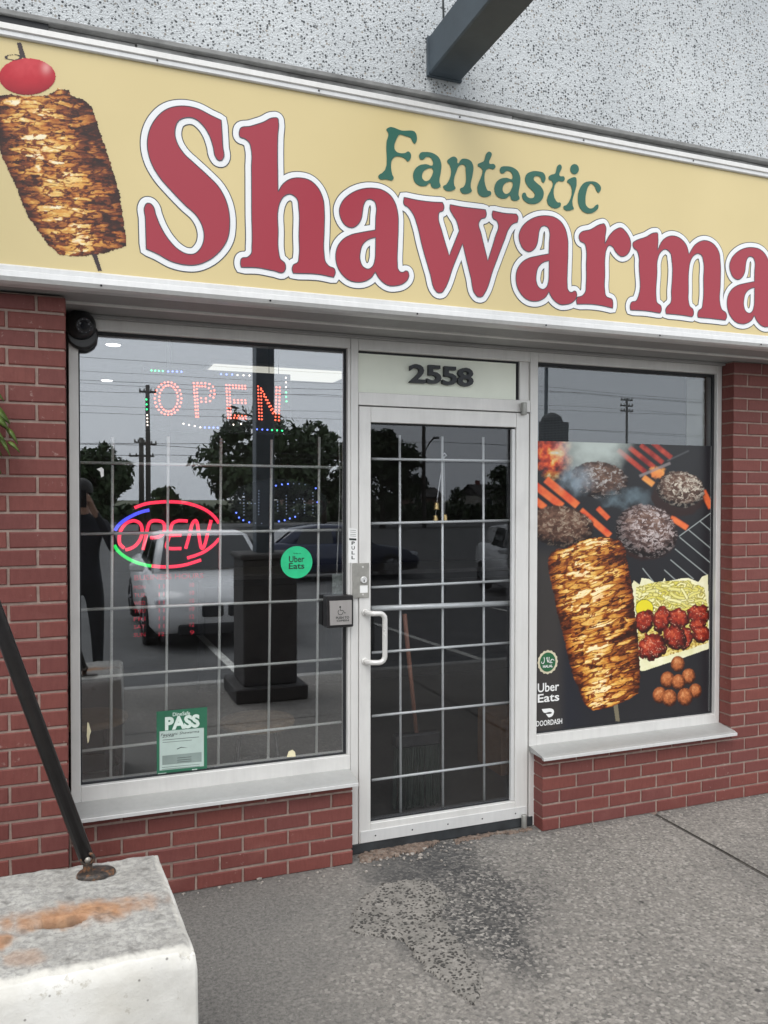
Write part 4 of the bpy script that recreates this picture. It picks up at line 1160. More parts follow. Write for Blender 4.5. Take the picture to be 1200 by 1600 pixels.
zx, zy = (px - 830) * 4.138, (py - 680) * 4.138
wv = (n2 - .5) * 40; wv2 = (fbm(px / 14, py / 14, 4, 37) - .5) * 40
# flames, glowing bars
fl = sstep(.1, .75, 1.15 - np.hypot((zx - 130 + wv) / 150, (zy - 110 + wv2) / 170) + (n2 - .5))
col = over(col, fl, pal(np.clip(.35 + (n2 - .5) * 2.2 + .3 * (n1 - .5), 0, 1), [(0, (150, 40, 30)), (.35, (232, 84, 50)), (.6, (245, 150, 60)), (.8, (250, 205, 120)), (1, (240, 230, 215))]))
def stripe(x0, y0, x1, y1, w, soft=6):
    dx, dy = x1 - x0, y1 - y0; L = math.hypot(dx, dy)
    t_ = ((zx - x0) * dx + (zy - y0) * dy) / L; s_ = ((zx - x0) * dy - (zy - y0) * dx) / L
    return sstep(w + soft, w - soft, np.abs(s_)) * sstep(-soft, soft, t_) * sstep(L + soft, L - soft, t_)
def glow(k, c0=(225, 74, 48), c1=(245, 130, 70)): return pal(np.clip(n2 + k, 0, 1), [(.2, c0), (.8, c1)])
for (x0, y0, x1, y1, w) in ((95, 285, 300, 455, 24), (20, 320, 200, 460, 24), (0, 400, 90, 470, 22), (320, 485, 510, 650, 20), (430, 470, 500, 540, 16), (900, 530, 1010, 600, 18), (1110, 360, 1165, 470, 20)):
    col = over(col, stripe(x0, y0, x1, y1, w), glow(0))
for k, off in enumerate((0, 74, 148, 222)):
    col = over(col, stripe(560 + off, 95 - off * .22, 740 + off * .75, 240 - off * .42, 15, 7), glow(-.05, (150, 34, 34), (232, 92, 66)))
col = over(col, sstep(1, .5, np.hypot((zx - 815) / 60, (zy - 240) / 50) + (n3 - .5) * .6), glow(.2, (240, 110, 50), (255, 170, 90)))
col = over(col, stripe(725, 270, 790, 320, 18), glow(.2, (230, 120, 50), (250, 170, 90)))
col = over(col, stripe(700, 265, 900, 180, 9, 5) * .7, q3((160, 150, 150)))
col = over(col, stripe(880, 165, 1020, 100, 5, 5) * .5, q3((110, 112, 115)))
# smoke
sm = sstep(.0, .85, 1.2 - np.hypot((zx - 400 + wv * 2) / 250, (zy - 90 + wv2 * 2) / 170)) * (.75 + .9 * (n1 - .35))
col = over(col, sm * 1.25, q3((206, 216, 210)))
# patties: crumbly tops
def patty(cx, cy, rx, ry, rot, seed, base, hi, amt):
    global col
    c, s = math.cos(rot), math.sin(rot)
    ux, uy = ((zx - cx) * c + (zy - cy) * s) / rx, (-(zx - cx) * s + (zy - cy) * c) / ry
    d = np.hypot(ux, uy) + (fbm(zx / 18, zy / 18, 3, seed) - .5) * .12
    m_ = sstep(1.02, .94, d)
    wxx, wyy = fbm(zx / 22, zy / 22, 4, seed + 3) - .5, fbm(zx / 22, zy / 22, 4, seed + 4) - .5
    f1, f2, cid = worley(zx / 36 + wxx * 2.6, zy / 22 + wyy * 2.6, seed)
    g1, g2, cid2 = worley(zx / 19 + wxx * 2, zy / 13 + wyy * 2, seed + 8)
    lump = fbm(zx / 20 + wxx * 2, zy / 14 + wyy * 2, 4, seed + 5)
    spec = 1.25 * sstep(.47, .62, lump + .25 * (cid - .5) + .16 * (cid2 - .5) + (amt - .62) * .35) * np.clip((f2 - f1) * 3.2, .15, 1)
    spec = np.maximum(spec, (g1 < .34) * (cid2 > 1.12 - amt * .55) * .9)
    tone = .26 + .45 * (lump - .5) - .22 * sstep(.6, 1.0, d) - .16 * uy
    cc = pal(np.clip(tone * 1.7, 0, 1), [(0, (24, 15, 15)), (.35, base), (1, (164, 126, 104))])
    lit = sstep(1.0, .35, np.hypot(ux - .15, uy + .25)) 
    cc = over(cc, spec * (.25 + .75 * lit), pal(np.clip(.3 + .7 * cid2, 0, 1), [(0, tuple(v * .6 for v in hi)), (1, hi)]))
    col = over(col, m_, cc)
def side(cx, cy, rx, ry):
    global col
    col = over(col, sstep(1.05, .9, np.hypot((zx - cx) / rx, (zy - cy) / ry) + (n3 - .5) * .15), q3((48, 30, 28)))
patty(440, 290, 190, 120, .15, 41, (96, 72, 62), (196, 190, 186), .45)
smb = sstep(.1, .9, 1.1 - np.hypot((zx - 300 + wv * 2) / 150, (zy - 280 + wv2 * 2) / 130)) * (.1 + 1.2 * n2)
col = over(col, smb * .9, q3((150, 166, 178)))
smb = sstep(.1, .9, 1.1 - np.hypot((zx - 620 + wv * 3) / 230, (zy - 400 + wv2 * 3) / 95)) * (.0 + 1.2 * n2)
col = over(col, smb * .9, q3((122, 142, 152)))
side(950, 400, 175, 130); patty(965, 350, 158, 118, .18, 42, (96, 70, 58), (236, 224, 206), .72)
side(745, 660, 200, 150); patty(745, 620, 205, 172, .35, 43, (92, 70, 66), (214, 200, 198), .62)
patty(190, 590, 220, 135, .1, 44, (86, 58, 46), (170, 150, 130), .40)
col = over(col, sstep(690, 830, zy) * sstep(250, 150, zx) * .8, q3((62, 58, 56)))
# wire rack
for (x0, y0, x1, y1) in ((955, 655, 1165, 500), (1090, 555, 1200, 650), (1015, 610, 1165, 735), (960, 660, 1165, 830), (930, 735, 1140, 905), (900, 805, 1050, 930), (720, 860, 800, 960), (860, 870, 960, 960)):
    col = over(col, stripe(x0, y0, x1, y1, 3.0, 2.6) * .8, q3((176, 184, 182)))
# meal box
tx, ty = (px - 980) * 6.664, (py - 880) * 6.667
wob = (n3 - .5) * 10
tray = inside(tx + wob * .4, ty + wob * .4, [(45, 235), (70, 180), (130, 225), (150, 155), (230, 165), (290, 205), (370, 190), (390, 150), (400, 195), (560, 160), (640, 155), (740, 195), (780, 140), (840, 118), (850, 500), (852, 890), (600, 980), (300, 1080), (180, 1122), (135, 1120), (120, 960), (60, 500)])
col = over(col, tray * 1.0, pal(np.clip(n2, 0, 1), [(.2, (232, 228, 178)), (.8, (250, 246, 214))]))
food = inside(tx + wob, ty + wob, [(90, 250), (280, 200), (640, 175), (720, 215), (800, 250), (835, 440), (845, 830), (600, 910), (280, 1000), (130, 960), (95, 520)])
ang = fbm(px / 34, py / 34, 2, 51) * 7
s1 = px * np.cos(ang) + py * np.sin(ang); s2 = -px * np.sin(ang) + py * np.cos(ang)
f1, f2, cid = worley(s1 / 9 + n3 * .8, s2 / 3.6 + n2 * .8, 52)
slaw = pal(np.clip(.12 + 1.0 * cid * np.clip((f2 - f1) * 4, .15, 1) + .4 * (n3 - .5), 0, 1), [(0, (120, 110, 40)), (.3, (206, 190, 76)), (.6, (240, 228, 120)), (1, (252, 246, 190))])
col = over(col, food * 1.0, slaw)
rs = np.random.default_rng(5)
for i in range(230):
    x0, y0 = rs.uniform(100, 820), rs.uniform(200, 560); a0 = rs.normal(.1, .8); Ls = rs.uniform(35, 95); bend = rs.normal(0, .5)
    cxs = [(x0 + Ls * (k - 1.5) / 1.5 * math.cos(a0 + bend * (k - 1.5)), y0 + Ls * .6 * (k - 1.5) / 1.5 * math.sin(a0 + bend * (k - 1.5))) for k in range(4)]
    bx = (np.abs(tx - x0) < Ls * 1.4) & (np.abs(ty - y0) < Ls * 1.4) & food
    if not bx.any(): continue
    X, Yv = tx[bx], ty[bx]; dm = np.full(X.shape, 1e9)
    for (xa, ya), (xb, yb) in zip(cxs, cxs[1:]):
        vx, vy = xb - xa, yb - ya; tt = np.clip(((X - xa) * vx + (Yv - ya) * vy) / (vx * vx + vy * vy + 1e-6), 0, 1)
        dm = np.minimum(dm, np.hypot(X - xa - vx * tt, Yv - ya - vy * tt))
    wS = rs.uniform(7, 15); tone_ = rs.uniform(0, 1)
    cS = np.array(lin((226 + 26 * tone_, 214 + 34 * tone_, 96 + 100 * tone_)))
    cb = col[bx]; mE = sstep(wS + 7, wS + 3, dm)[:, None]; cb = cb * (1 - mE * .55) + np.array(lin((140, 124, 44))) * mE * .55
    mS = sstep(wS, wS - 4, dm)[:, None]; cb = cb * (1 - mS) + cS * mS
    col[bx] = cb
lem = np.hypot((tx - 180) / 92, (ty - 470) / 92)
col = over(col, (lem < 1) * (ty < 520), q3((236, 220, 50))); col = over(col, (np.abs(lem - 1) < .035) * (ty < 540), q3((92, 92, 30)))
f1, f2, cid = worley(px / 2.6, py / 2.0, 56)
col = over(col, food * (ty > 700 + 30 * (n2 - .5)), pal(np.clip(cid, 0, 1), [(0, (150, 110, 40)), (.6, (224, 196, 96)), (1, (246, 230, 160))]))
for i, (cx, cy, rx, ry, rot) in enumerate(((180, 610, 92, 118, .2), (355, 590, 82, 128, .15), (535, 575, 105, 92, .3), (740, 530, 112, 92, .1), (735, 650, 80, 78, .3), (775, 745, 92, 82, .2), (610, 780, 70, 110, .1), (495, 770, 108, 122, -.5), (265, 870, 150, 128, -.45))):
    c, s = math.cos(rot), math.sin(rot)
    ux, uy = ((tx - cx) * c + (ty - cy) * s) / rx, (-(tx - cx) * s + (ty - cy) * c) / ry
    d = np.hypot(ux / 1.12, uy / 1.12) + (fbm(px / 6, py / 6, 3, 60 + i) - .5) * .45
    f1, f2, cid = worley(px / 3.2 + n3 * 2, py / 2.6 + n3 * 2, 70 + i)
    tone = .58 - .52 * sstep(.45, 1, d) - .22 * uy - .12 * ux + .8 * (fbm(px / 3.5, py / 3.5, 4, 80 + i) - .5)
    cc = pal(np.clip(tone, 0, 1), [(0, (46, 14, 12)), (.35, (112, 30, 22)), (.62, (166, 52, 34)), (.85, (206, 92, 58)), (1, (236, 160, 120))])
    cc = over(cc, (f1 < .22) * (cid > .72) * .7 * (d < .8), q3((240, 190, 160)))
    col = over(col, sstep(1.0, .93, d), cc)
for i, (cx, cy, r) in enumerate(((420, 1215, 88), (640, 1180, 85), (710, 1330, 78), (340, 1375, 88), (527, 1050, 85), (535, 1240, 84), (440, 1405, 92), (603, 1395, 95))):
    ux, uy = (tx - cx) / (r * .86), (ty - cy) / r
    d = np.hypot(ux, uy)
    tone = .62 - .30 * uy - .14 * ux - .50 * sstep(.45, 1.02, d) + .6 * (fbm(px / 2.2, py / 2.2, 4, 90 + i) - .5)
    col = over(col, sstep(1.02, .95, d), pal(np.clip(tone, 0, 1), [(0, (56, 26, 16)), (.35, (134, 70, 38)), (.65, (190, 110, 62)), (1, (232, 168, 112))]))
# big roll of meat
kp = [(30, 200), (60, 120), (120, 95), (180, 90), (250, 50), (380, 5), (520, -10), (640, 30), (680, 110), (700, 250), (740, 430), (755, 600), (780, 800), (795, 1000), (800, 1180), (790, 1290), (700, 1350), (590, 1395), (500, 1430), (400, 1440), (335, 1390), (300, 1290), (240, 1150), (200, 980), (160, 810), (110, 620), (80, 460), (45, 300)]
kp = [(850 + x / 5.333, 840 + y / 5.333) for x, y in kp]
sk = inside(px, py, [(958, 1098), (965, 1098), (968.5, 1127), (962, 1127)])
col = over(col, sk * 1.0, q3((120, 112, 92)))
wx = (fbm(px / 3, py / 3, 3, 25) - .5) * 4; wy = (fbm(px / 3, py / 3, 3, 26) - .5) * 4
mk = inside(px + wx, py + wy, kp)
kc = kebab(px, py, kp, -0.27, 34, 7.2, 23, 925, 150, .20)
kc = kc * np.array([1.05, 1.0, .84])
col = np.where(mk[..., None], kc, col)
po = thing('food_poster', 'food poster of a meat roll, burger patties, kebab tray and falafel', 'poster', (2.72, YPO, PZ0))
decal('print', P, np.ones(sh, bool), col * .95, print_mat('poster_print', .28, .5), po)
box('film', PX0, PX1, YPO + .0003, YPO + .0011, PZ0, PZ1, WHITEVINYL, po, 0)
YT = YPO - .0004
CREAM = simple('seal_cream', (.62, .56, .40), .5); SGR = simple('seal_green', (.018, .115, .045), .45)
disc('seal_edge', 855.8, 1034.5, 15.4, 18.4, YT, CREAM, po, .0003, 96, .035, 16)
disc('seal_face', 855.8, 1034.5, 12.2, 15.0, YT - .0006, SGR, po, .0003)
text_fit('seal_word', 'HALAL', 848.3, 1038.8, 863.8, 1043, YT - .0012, WHITEVINYL, po, .03, .0003)
for pts in ([(435, 340), (405, 320), (380, 345), (385, 372), (410, 378)], [(410, 378), (370, 380), (350, 360), (352, 285)], [(345, 370), (320, 330), (308, 300)], [(318, 285), (322, 350), (330, 372)], [(268, 290), (272, 350), (255, 392), (228, 385), (225, 362)]):
    px_tube('arabic_stroke', pts, 10.67, 825, 1000, YT - .0013, .0021, WHITEVINYL, po)
text_fit('word', 'Uber', 840.2, 1066.5, 873.5, 1080.5, YT, WHITEVINYL, po, .012, .0003)
text_fit('word', 'Eats', 840.2, 1083.3, 873.8, 1096.5, YT, WHITEVINYL, po, .016, .0003)
text_fit('word', 'DOORDASH', 838.0, 1124.5, 878.3, 1133, YT, WHITEVINYL, po, .012, .0003)
lg = loops_px(["228,1152* 300,1146 385,1142 418,1158 432,1190 428,1225 405,1265 370,1285 345,1290 330,1275 298,1232* 370,1230 392,1222 395,1208 375,1200 262,1208 245,1185"], 10.67, 825, 1000, YT)
o = link('logo', fill_mesh(lg, .0003), WHITEVINYL, po); o.location.y = YT

# ------------------------------------------------------------------ canopy beam, its post, and the ballast block with its brace
cb_ = thing('canopy_frame', 'dark grey steel beam jutting out from the pebble dash wall', 'beam', (1.45, -3.03, 0))
BX0, BX1, BZ0, BZ1 = 1.376, 1.529, 3.450, 3.609
box('beam', BX0, BX1, -3.11, -0.301, BZ0, BZ1, DKGREY, cb_, .006)
box('wall_plate', BX0 - .004, BX1 + .004, -0.318, -0.3005, BZ0 - .004, BZ1 + .004, DKGREY, cb_, .002)
box('post', BX0 - .012, BX1 - .012, -3.11, -2.957, 1.20, BZ0 - .001, DKGREY, cb_, .006)
tube('cable', [at(693, 28, -.42), at(691, -60, -.42), at(689, -160, -.42)], .0045, simple('grey_cable', (.12, .13, .13), .6), cb_, 6)
cb2 = thing('canopy_frame', 'dark grey steel post and beam at the far left, carrying the black brace', 'beam', (-.66, -1.27, .65))
box('post', -.736, -.584, -1.35, -1.20, .652, BZ0 - .001, DKGREY, cb2, .006)
box('beam', -.736, -.584, -1.36, -0.301, BZ0, BZ1, DKGREY, cb2, .006)
pf = thing('post_plinth', 'dark post plinth behind the photographer, mirrored in the neon window', 'plinth', (1.46, -3.03, 0))
bm = bmesh.new()
for z0, z1, h0 in ((0, .12, .30), (.12, 1.16, .225), (1.16, 1.205, .25)):
    add_box(bm, 1.45 - h0, 1.45 + h0, -3.03 - h0, -3.03 + h0, z0 + .0005, z1, .012)
link('plinth', bm_mesh(bm), simple('dark_plinth', (.04, .036, .034), .8, 0, .35, 7, bump=.2), pf)

BT = 0.65
cbk = thing('concrete_block', 'big weathered concrete ballast block with white painted front', 'block', (-.3, -1.33, 0))
bR, fR = atz(243, 1332, BT)[:2], atz(300, 1478, BT)[:2]
bL, fL = np.array([-0.95, bR[1] - .003]), np.array([-0.95, fR[1] + .005])
nu, nv = 150, 70
uu, vv = np.meshgrid(np.linspace(0, 1, nu), np.linspace(0, 1, nv))
gx = (bL[0] + (bR[0] - bL[0]) * uu) * (1 - vv) + (fL[0] + (fR[0] - fL[0]) * uu) * vv
gy = (bL[1] + (bR[1] - bL[1]) * uu) * (1 - vv) + (fL[1] + (fR[1] - fL[1]) * uu) * vv
P = np.stack([gx, gy, np.full(gx.shape, BT)], -1); px, py = pix(P)
zx, zy = px * 3, (py - 1200) * 3
wob = fbm(px / 12, py / 12, 4, 2) - .5
rd = np.hypot((zx - 330 - (zy - 690) * -2.0) / 330, (zy - 690 + (zx - 330) * .10) / 62)
rust = sstep(1.25, .25, rd + wob * .9) * .85
rust = np.maximum(rust, sstep(1, .3, np.hypot((zx + 10) / 110, (zy - 810) / 50) + wob) * .8)
rust = np.maximum(rust, sstep(1, .3, np.hypot((zx - 110) / 150, (zy - 890) / 50) + wob) * .35)
slot = sstep(1.0, .55, np.hypot((zx - 285) / 150, (zy - 722 + (zx - 285) * .16) / 24) + wob * .4)
edge_w = np.maximum(sstep(.955, .985, vv + wob * .05) * .9, sstep(.988, .998, uu + wob * .01) * .8)
z = BT + (fbm(gx * 22, gy * 22, 4, 3) - .5) * .010 + (fbm(gx * 80, gy * 80, 3, 4) - .5) * .004 - slot * .035
chip = np.maximum(sstep(1, .2, np.hypot((zx - 870) / 60, (zy - 890) / 75) + wob * .8), sstep(1, .2, np.hypot((zx - 440) / 60, (zy - 960) / 40) + wob * .8))
z = z - chip * .022
rim = np.minimum.reduce([vv * 40, (1 - vv) * 28, (1 - uu) * 90, np.ones_like(uu)])
z = z - (1 - np.clip(rim, 0, 1)) ** 2 * .008
pit = sstep(.70, .78, fbm(gx * 30 + 3, gy * 30, 3, 12)) * .8
col = np.stack([rust, np.clip(edge_w, 0, 1), np.maximum(slot * .75, pit * .5)], -1)
V = np.stack([gx, gy, z], -1).reshape(-1, 3)
idx = np.arange(nu * nv).reshape(nv, nu)
fc = np.stack([idx[:-1, :-1], idx[:-1, 1:], idx[1:, 1:], idx[1:, :-1]], -1).reshape(-1, 4)
from_arrays('top_face', V, fc, mat_blocktop(), cbk, True, col.reshape(-1, 3))
# painted sides: from the rim of the top face down to the pavement
ringi = np.concatenate([idx[-1, ::-1], idx[::-1, 0][1:], idx[0, 1:], idx[1:-1, -1]])
ring = V[ringi]
ctr = np.array([(bL[0] + bR[0]) / 2, (bL[1] + fL[1]) / 2])
lv = [ring]
for dz, out in ((.012, .006), (.05, .011), (.2, .013), (.42, .014), (BT - .002, .016)):
    r2 = ring.copy(); d_ = np.zeros_like(ring[:, :2])
    d_[:, 0] = np.sign(ring[:, 0] - ctr[0]) * (np.abs(ring[:, 0] - ctr[0]) > .3); d_[:, 1] = np.where(ring[:, 1] < fL[1] + .03, -1, np.where(ring[:, 1] > bL[1] - .03, 1, 0))
    r2[:, :2] += d_ * out; r2[:, 2] = np.minimum(ring[:, 2] - .001, BT - dz) if dz < .1 else BT - dz
    r2[:, :2] += (np.stack([fbm(ring[:, 0] * 20, ring[:, 1] * 20 + dz * 9, 3, 5), fbm(ring[:, 0] * 20 + 7, ring[:, 1] * 20 + dz * 9, 3, 6)], -1) - .5) * .004
    lv.append(r2)
V2 = np.concatenate(lv); n = len(ring); fc = []
for i in range(len(lv) - 1):
    for k in range(n): fc.append((i * n + k, i * n + (k + 1) % n, (i + 1) * n + (k + 1) % n, (i + 1) * n + k))
t = NT('chipped_white_paint')
c = t.ramp(t.noise(5, 5, .6), [(.3, (.58, .56, .51)), (.7, (.74, .73, .70))])
c = t.mix(t.ramp(t.noise(24, 5, .7), [(.60, 0.0), (.68, .8)]), c, (.42, .39, .33))
c = t.mix(t.ramp(t.noise(2.2, 6, .7), [(.48, 0.0), (.72, .55)]), c, (.40, .39, .365))
c = t.mix(t.ramp(t.vor(26, 'F1'), [(.05, .8), (.10, 0.0)]), c, (.16, .15, .14))
t.base(c); t.set(.75, 0, .25); t.bump(t.noise(40, 5, .7), .35, .006)
from_arrays('painted_side', V2, fc, t.m, cbk, True)

bs = thing('brace_strut', 'black steel brace bolted to the top of the concrete block', 'brace', tuple(atz(145, 1368, BT)))
f0 = atz(143, 1366, BT); Yst = f0[1]
lo, hi = at(134, 1338, Yst), at(9, 1000, Yst - .06)
dirv = hi - lo
SPX = -0.66
tube_pts = [lo, lo + dirv * ((SPX + .075 - lo[0]) / dirv[0])]
bm = bmesh.new(); add_tube(bm, tube_pts, [.0195, .0195], 14)
link('tube', bm_mesh(bm, False), BLACKPAINT, bs)
for p_ in bs.children[0].data.polygons: p_.use_smooth = len(p_.vertices) == 4
RUST = NT('rusty_iron'); RUST.base(RUST.ramp(RUST.noise(48, 5, .7), [(.35, (.016, .016, .018)), (.52, (.06, .045, .035)), (.62, (.20, .085, .035)), (.75, (.22, .20, .18))])); RUST.set(.5, .3); RUST.bump(RUST.noise(120, 3), .3, .002); RUST = RUST.m
lug = at(137, 1342, Yst - .012)
bm = bmesh.new(); add_tube(bm, [lug + np.array([  .0150 * math.cos(a), 0, .0150 * math.sin(a)]) for a in np.linspace(0, 2 * math.pi, 19)[:-1]], .0050, 8, False, True)
link('eye', bm_mesh(bm, True), RUST, bs)
tube('bolt', [lug + np.array([0, -.012, 0]), lug + np.array([0, .02, 0])], .0075, simple('worn_bolt', (.30, .28, .25), .45, .7), bs, 10)
# dished foot: half dome
bm = bmesh.new()
cx0 = atz(146, 1368, BT)
rr = []
for i, (r, h) in enumerate(((1.0, .002), (.98, .008), (.9, .012), (.5, .015), (.2, .016))):
    rr.append([bm.verts.new((cx0[0] + .058 * r * math.cos(a) * (1 if math.cos(a) > -.2 else .75), cx0[1] + .036 * r * math.sin(a), BT + h)) for a in np.linspace(0, 2 * math.pi, 25)[:-1]])
for A, B in zip(rr, rr[1:]):
    for k in range(24): bm.faces.new((A[k], A[(k + 1) % 24], B[(k + 1) % 24], B[k]))
bm.faces.new(rr[-1])
link('foot_plate', bm_mesh(bm, True), RUST, bs)
box('lug', lug[0] - .012, lug[0] + .012, lug[1] - .004, lug[1] + .006, BT + .006, lug[2] - .010, RUST, bs, .002)

# ------------------------------------------------------------------ security camera
cc = at(130, 508, 0.03)
sc_ = thing('security_camera', 'black dome security camera in the upper corner of the window', 'camera', tuple(cc))
CAMB = simple('camera_black', (.016, .017, .019), .32)
lathe('base', [(.058, .085), (.062, .070), (.062, .03), (.054, .022)], (cc[0] - .004, .03, cc[2] - .03), CAMB, sc_, 'Y', 28)
bm = bmesh.new()
g = bmesh.ops.create_uvsphere(bm, u_segments=28, v_segments=18, radius=.060)
for v in bm.verts: v.co = Vector((v.co.x, v.co.y, v.co.z)) + Vector((cc[0] - .010, cc[1] + .02, cc[2] + .004))
link('ball', bm_mesh(bm, True), CAMB, sc_)
ld_ = Vector((.22, -.93, -.22)).normalized()
ctr_ = Vector((cc[0] - .010, cc[1] + .02, cc[2] + .004))
bm = bmesh.new(); add_tube(bm, [ctr_ + ld_ * .05, ctr_ + ld_ * .0625], [.034, .031], 24)
ln = link('lens_ring', bm_mesh(bm), simple('lens_ring', (.03, .03, .034), .25), sc_)
bm = bmesh.new(); add_tube(bm, [ctr_ + ld_ * .0626, ctr_ + ld_ * .0645], [.022, .016], 20)
link('lens', bm_mesh(bm), simple('lens_glass', (.008, .008, .012), .05), ln)
bm = bmesh.new()
for k in range(10):
    a = 2 * math.pi * k / 10; _, s_, u_ = frame_axes(ld_)
    add_tube(bm, [ctr_ + ld_ * .0622 + (s_ * math.cos(a) + u_ * math.sin(a)) * .0265, ctr_ + ld_ * .0632 + (s_ * math.cos(a) + u_ * math.sin(a)) * .0265], .0028, 6)
link('infrared_lamps', bm_mesh(bm), simple('ir_led', (.12, .12, .13), .2), ln)

# ------------------------------------------------------------------ plant hung on the pier
pt = thing('hanging_plant', 'green plant hanging on the brick pier, only its leaf tips in view', 'plant', (-.47, -.36, 1.75))
LEAF = NT('plant_leaf')
LEAF.base(LEAF.ramp(LEAF.noise(25, 4), [(.3, (.045, .085, .014)), (.7, (.14, .20, .045))])); LEAF.set(.45, 0, .4); LEAF = LEAF.m
def leaf(base, tip, w, droop, parent):
    base, tip = Vector(base), Vector(tip); d = tip - base; s = d.cross(Vector((.3, -1, .2))).normalized()
    bm = bmesh.new(); rows = []
    for i in range(7):
        f_ = i / 6; c_ = base + d * f_ + Vector((0, -.012 * math.sin(f_ * 3), -droop * (f_ * f_ - f_)))
        wd = w * math.sin(math.pi * (.08 + .92 * f_) ** .8) * .5 + .0008
        rows.append((bm.verts.new(c_ + s * wd + Vector((0, .006, 0))), bm.verts.new(c_ + Vector((0, -.004, -.003))), bm.verts.new(c_ - s * wd + Vector((0, .006, 0)))))
    for A, B in zip(rows, rows[1:]):
        bm.faces.new((A[0], A[1], B[1], B[0])); bm.faces.new((A[1], A[2], B[2], B[1]))
    o = link('leaf', bm_mesh(bm, True), LEAF, parent)
    m_ = o.modifiers.new('thickness', 'SOLIDIFY'); m_.thickness = .0008
YPL = -.27
for (bx, by, tx_, ty_, w) in ((-30, 590, 6, 626, .022), (-25, 628, 16, 662, .040), (-20, 640, 14, 672, .030), (10, 668, 28, 694, .017), (-5, 675, 16, 712, .016), (12, 690, 31, 707, .014), (-18, 690, 3, 712, .020), (-30, 650, 8, 690, .022), (-25, 700, 2, 740, .016), (-40, 610, -5, 650, .03), (-45, 660, -12, 705, .03), (-50, 700, -20, 760, .025)):
    leaf(at(bx, by, YPL + random.uniform(-.03, .02)), at(tx_, ty_, YPL + random.uniform(-.05, 0)), w, .02, pt)
for (x0, y0, x1, y1) in ((-60, 640, 10, 670), (-60, 650, 0, 690), (-60, 630, -5, 640)):
    tube('stem', [at(x0, y0, YPL), at((x0 + x1) / 2, (y0 + y1) / 2 - 6, YPL - .02), at(x1, y1, YPL)], .002, simple('stem_brown', (.06, .045, .02), .7), pt, 5)
pc_ = at(-75, 660, -.36)
lathe('pot', [(.06, -.10), (.085, .0), (.095, .06), (.098, .075), (.088, .075), (.08, .05)], (pc_[0] - .02, -.315, pc_[2]), simple('terracotta', (.25, .09, .05), .8), pt, 'Z', 18)

# ------------------------------------------------------------------ room behind the glass
rm = dict(x0=-0.75, x1=4.9, y1=4.6, z1=2.75)
FLR = simple('dark_floor_tile', (.055, .05, .045), .35, 0, .25, 3)
WALLI = simple('interior_wall', (.13, .125, .12), .8, 0, .12, 2)
def struct(o): return tag(o, kind='structure')
struct(box('floor', rm['x0'], rm['x1'], .18, rm['y1'], -.02, .03, FLR, None, 0))
struct(box('ceiling', rm['x0'], rm['x1'], .18, rm['y1'], rm['z1'], rm['z1'] + .05, simple('ceiling_tile', (.30, .30, .29), .9), None, 0))
struct(box('wall_back', rm['x0'], rm['x1'], rm['y1'], rm['y1'] + .1, -.02, rm['z1'] + .05, WALLI, None, 0))
struct(box('wall_left', rm['x0'] - .1, rm['x0'], .2, rm['y1'] + .1, -.02, rm['z1'] + .05, WALLI, None, 0))
struct(box('wall_right', rm['x1'], rm['x1'] + .1, .3, rm['y1'] + .1, -.02, rm['z1'] + .05, WALLI, None, 0))
struct(box('lintel', -.9, 5.2, .10, .178, SOFF + .026, 2.95, WALLI, None, 0))
struct(box('roof', -3, 8, .3, 5.0, 2.85, 3.0, WALLI, None, 0))
cl = thing('ceiling_light', 'flat lit ceiling panel inside, behind the dotted OPEN sign', 'ceiling light', (1.9, 3.0, rm['z1']))
PANEL = emis('light_panel', (1.0, .97, .84), .55)
pa_ = atz(440, 580, rm['z1'])
box('diffuser', pa_[0] - .62, pa_[0] + .55, pa_[1] - .30, pa_[1] + .30, rm['z1'] - .030, rm['z1'] - .022, PANEL, cl, 0)
box('frame', pa_[0] - .65, pa_[0] + .58, pa_[1] - .33, pa_[1] + .33, rm['z1'] - .021, rm['z1'] - .001, WHITEVINYL, cl, 0)
for lx, ly, lb in ((177, 538, 'upper small round ceiling lamp near the security camera'), (167, 594, 'lower small round ceiling lamp left of the dotted OPEN sign')):
    p = atz(lx, ly, rm['z1'] - .01)
    if p[1] > rm['y1'] - .2: p = atz(lx, 560, rm['z1'] - .01); p[0] -= .1
    o = thing('ceiling_lamp', lb, 'ceiling light', tuple(p))
    lathe('lamp_face', [(.05, -.004), (.045, -.008)], tuple(p), emis('lamp_white', (1, .98, .95), 3.0), o, 'Z', 16)
    lathe('rim', [(.062, .009), (.062, -.003), (.052, -.0035)], tuple(p), WHITEVINYL, o, 'Z', 16)
WOOD = simple('stool_wood', (.22, .145, .08), .5, 0, .25, 20)
def stool(c, label):
    s = thing('stool', label, 'stool', (c[0], c[1], .03), 0, 'round wooden stools')
    lathe('seat', [(.17, .425), (.20, .430), (.205, .445), (.20, .458), (.16, .462)], (c[0], c[1], 0), WOOD, s, 'Z', 28)
    for a in (.6, 2.2, 3.75, 5.3):
        tube('leg', [(c[0] + .13 * math.cos(a), c[1] + .13 * math.sin(a), .426), (c[0] + .19 * math.cos(a), c[1] + .19 * math.sin(a), .031)], .011, BLACKPAINT, s, 8)
    bm = bmesh.new(); add_tube(bm, [(c[0] + .165 * math.cos(a), c[1] + .165 * math.sin(a), .20) for a in np.linspace(0, 2 * math.pi, 21)[:-1]], .006, 6, False, True)
    link('foot_ring', bm_mesh(bm, True), BLACKPAINT, s)
stool(atz(402, 1126, .45), 'round wooden stool inside, right of the PASS certificate')
stool(atz(140, 1122, .45), 'round wooden stool inside by the brick pier, half hidden by the frame')
bmn = thing('broom', 'wooden handled broom leaning inside the glass door', 'broom', (1.6, .5, 0))
a, b = at(651, 1150, .45), at(632, 960, .32)
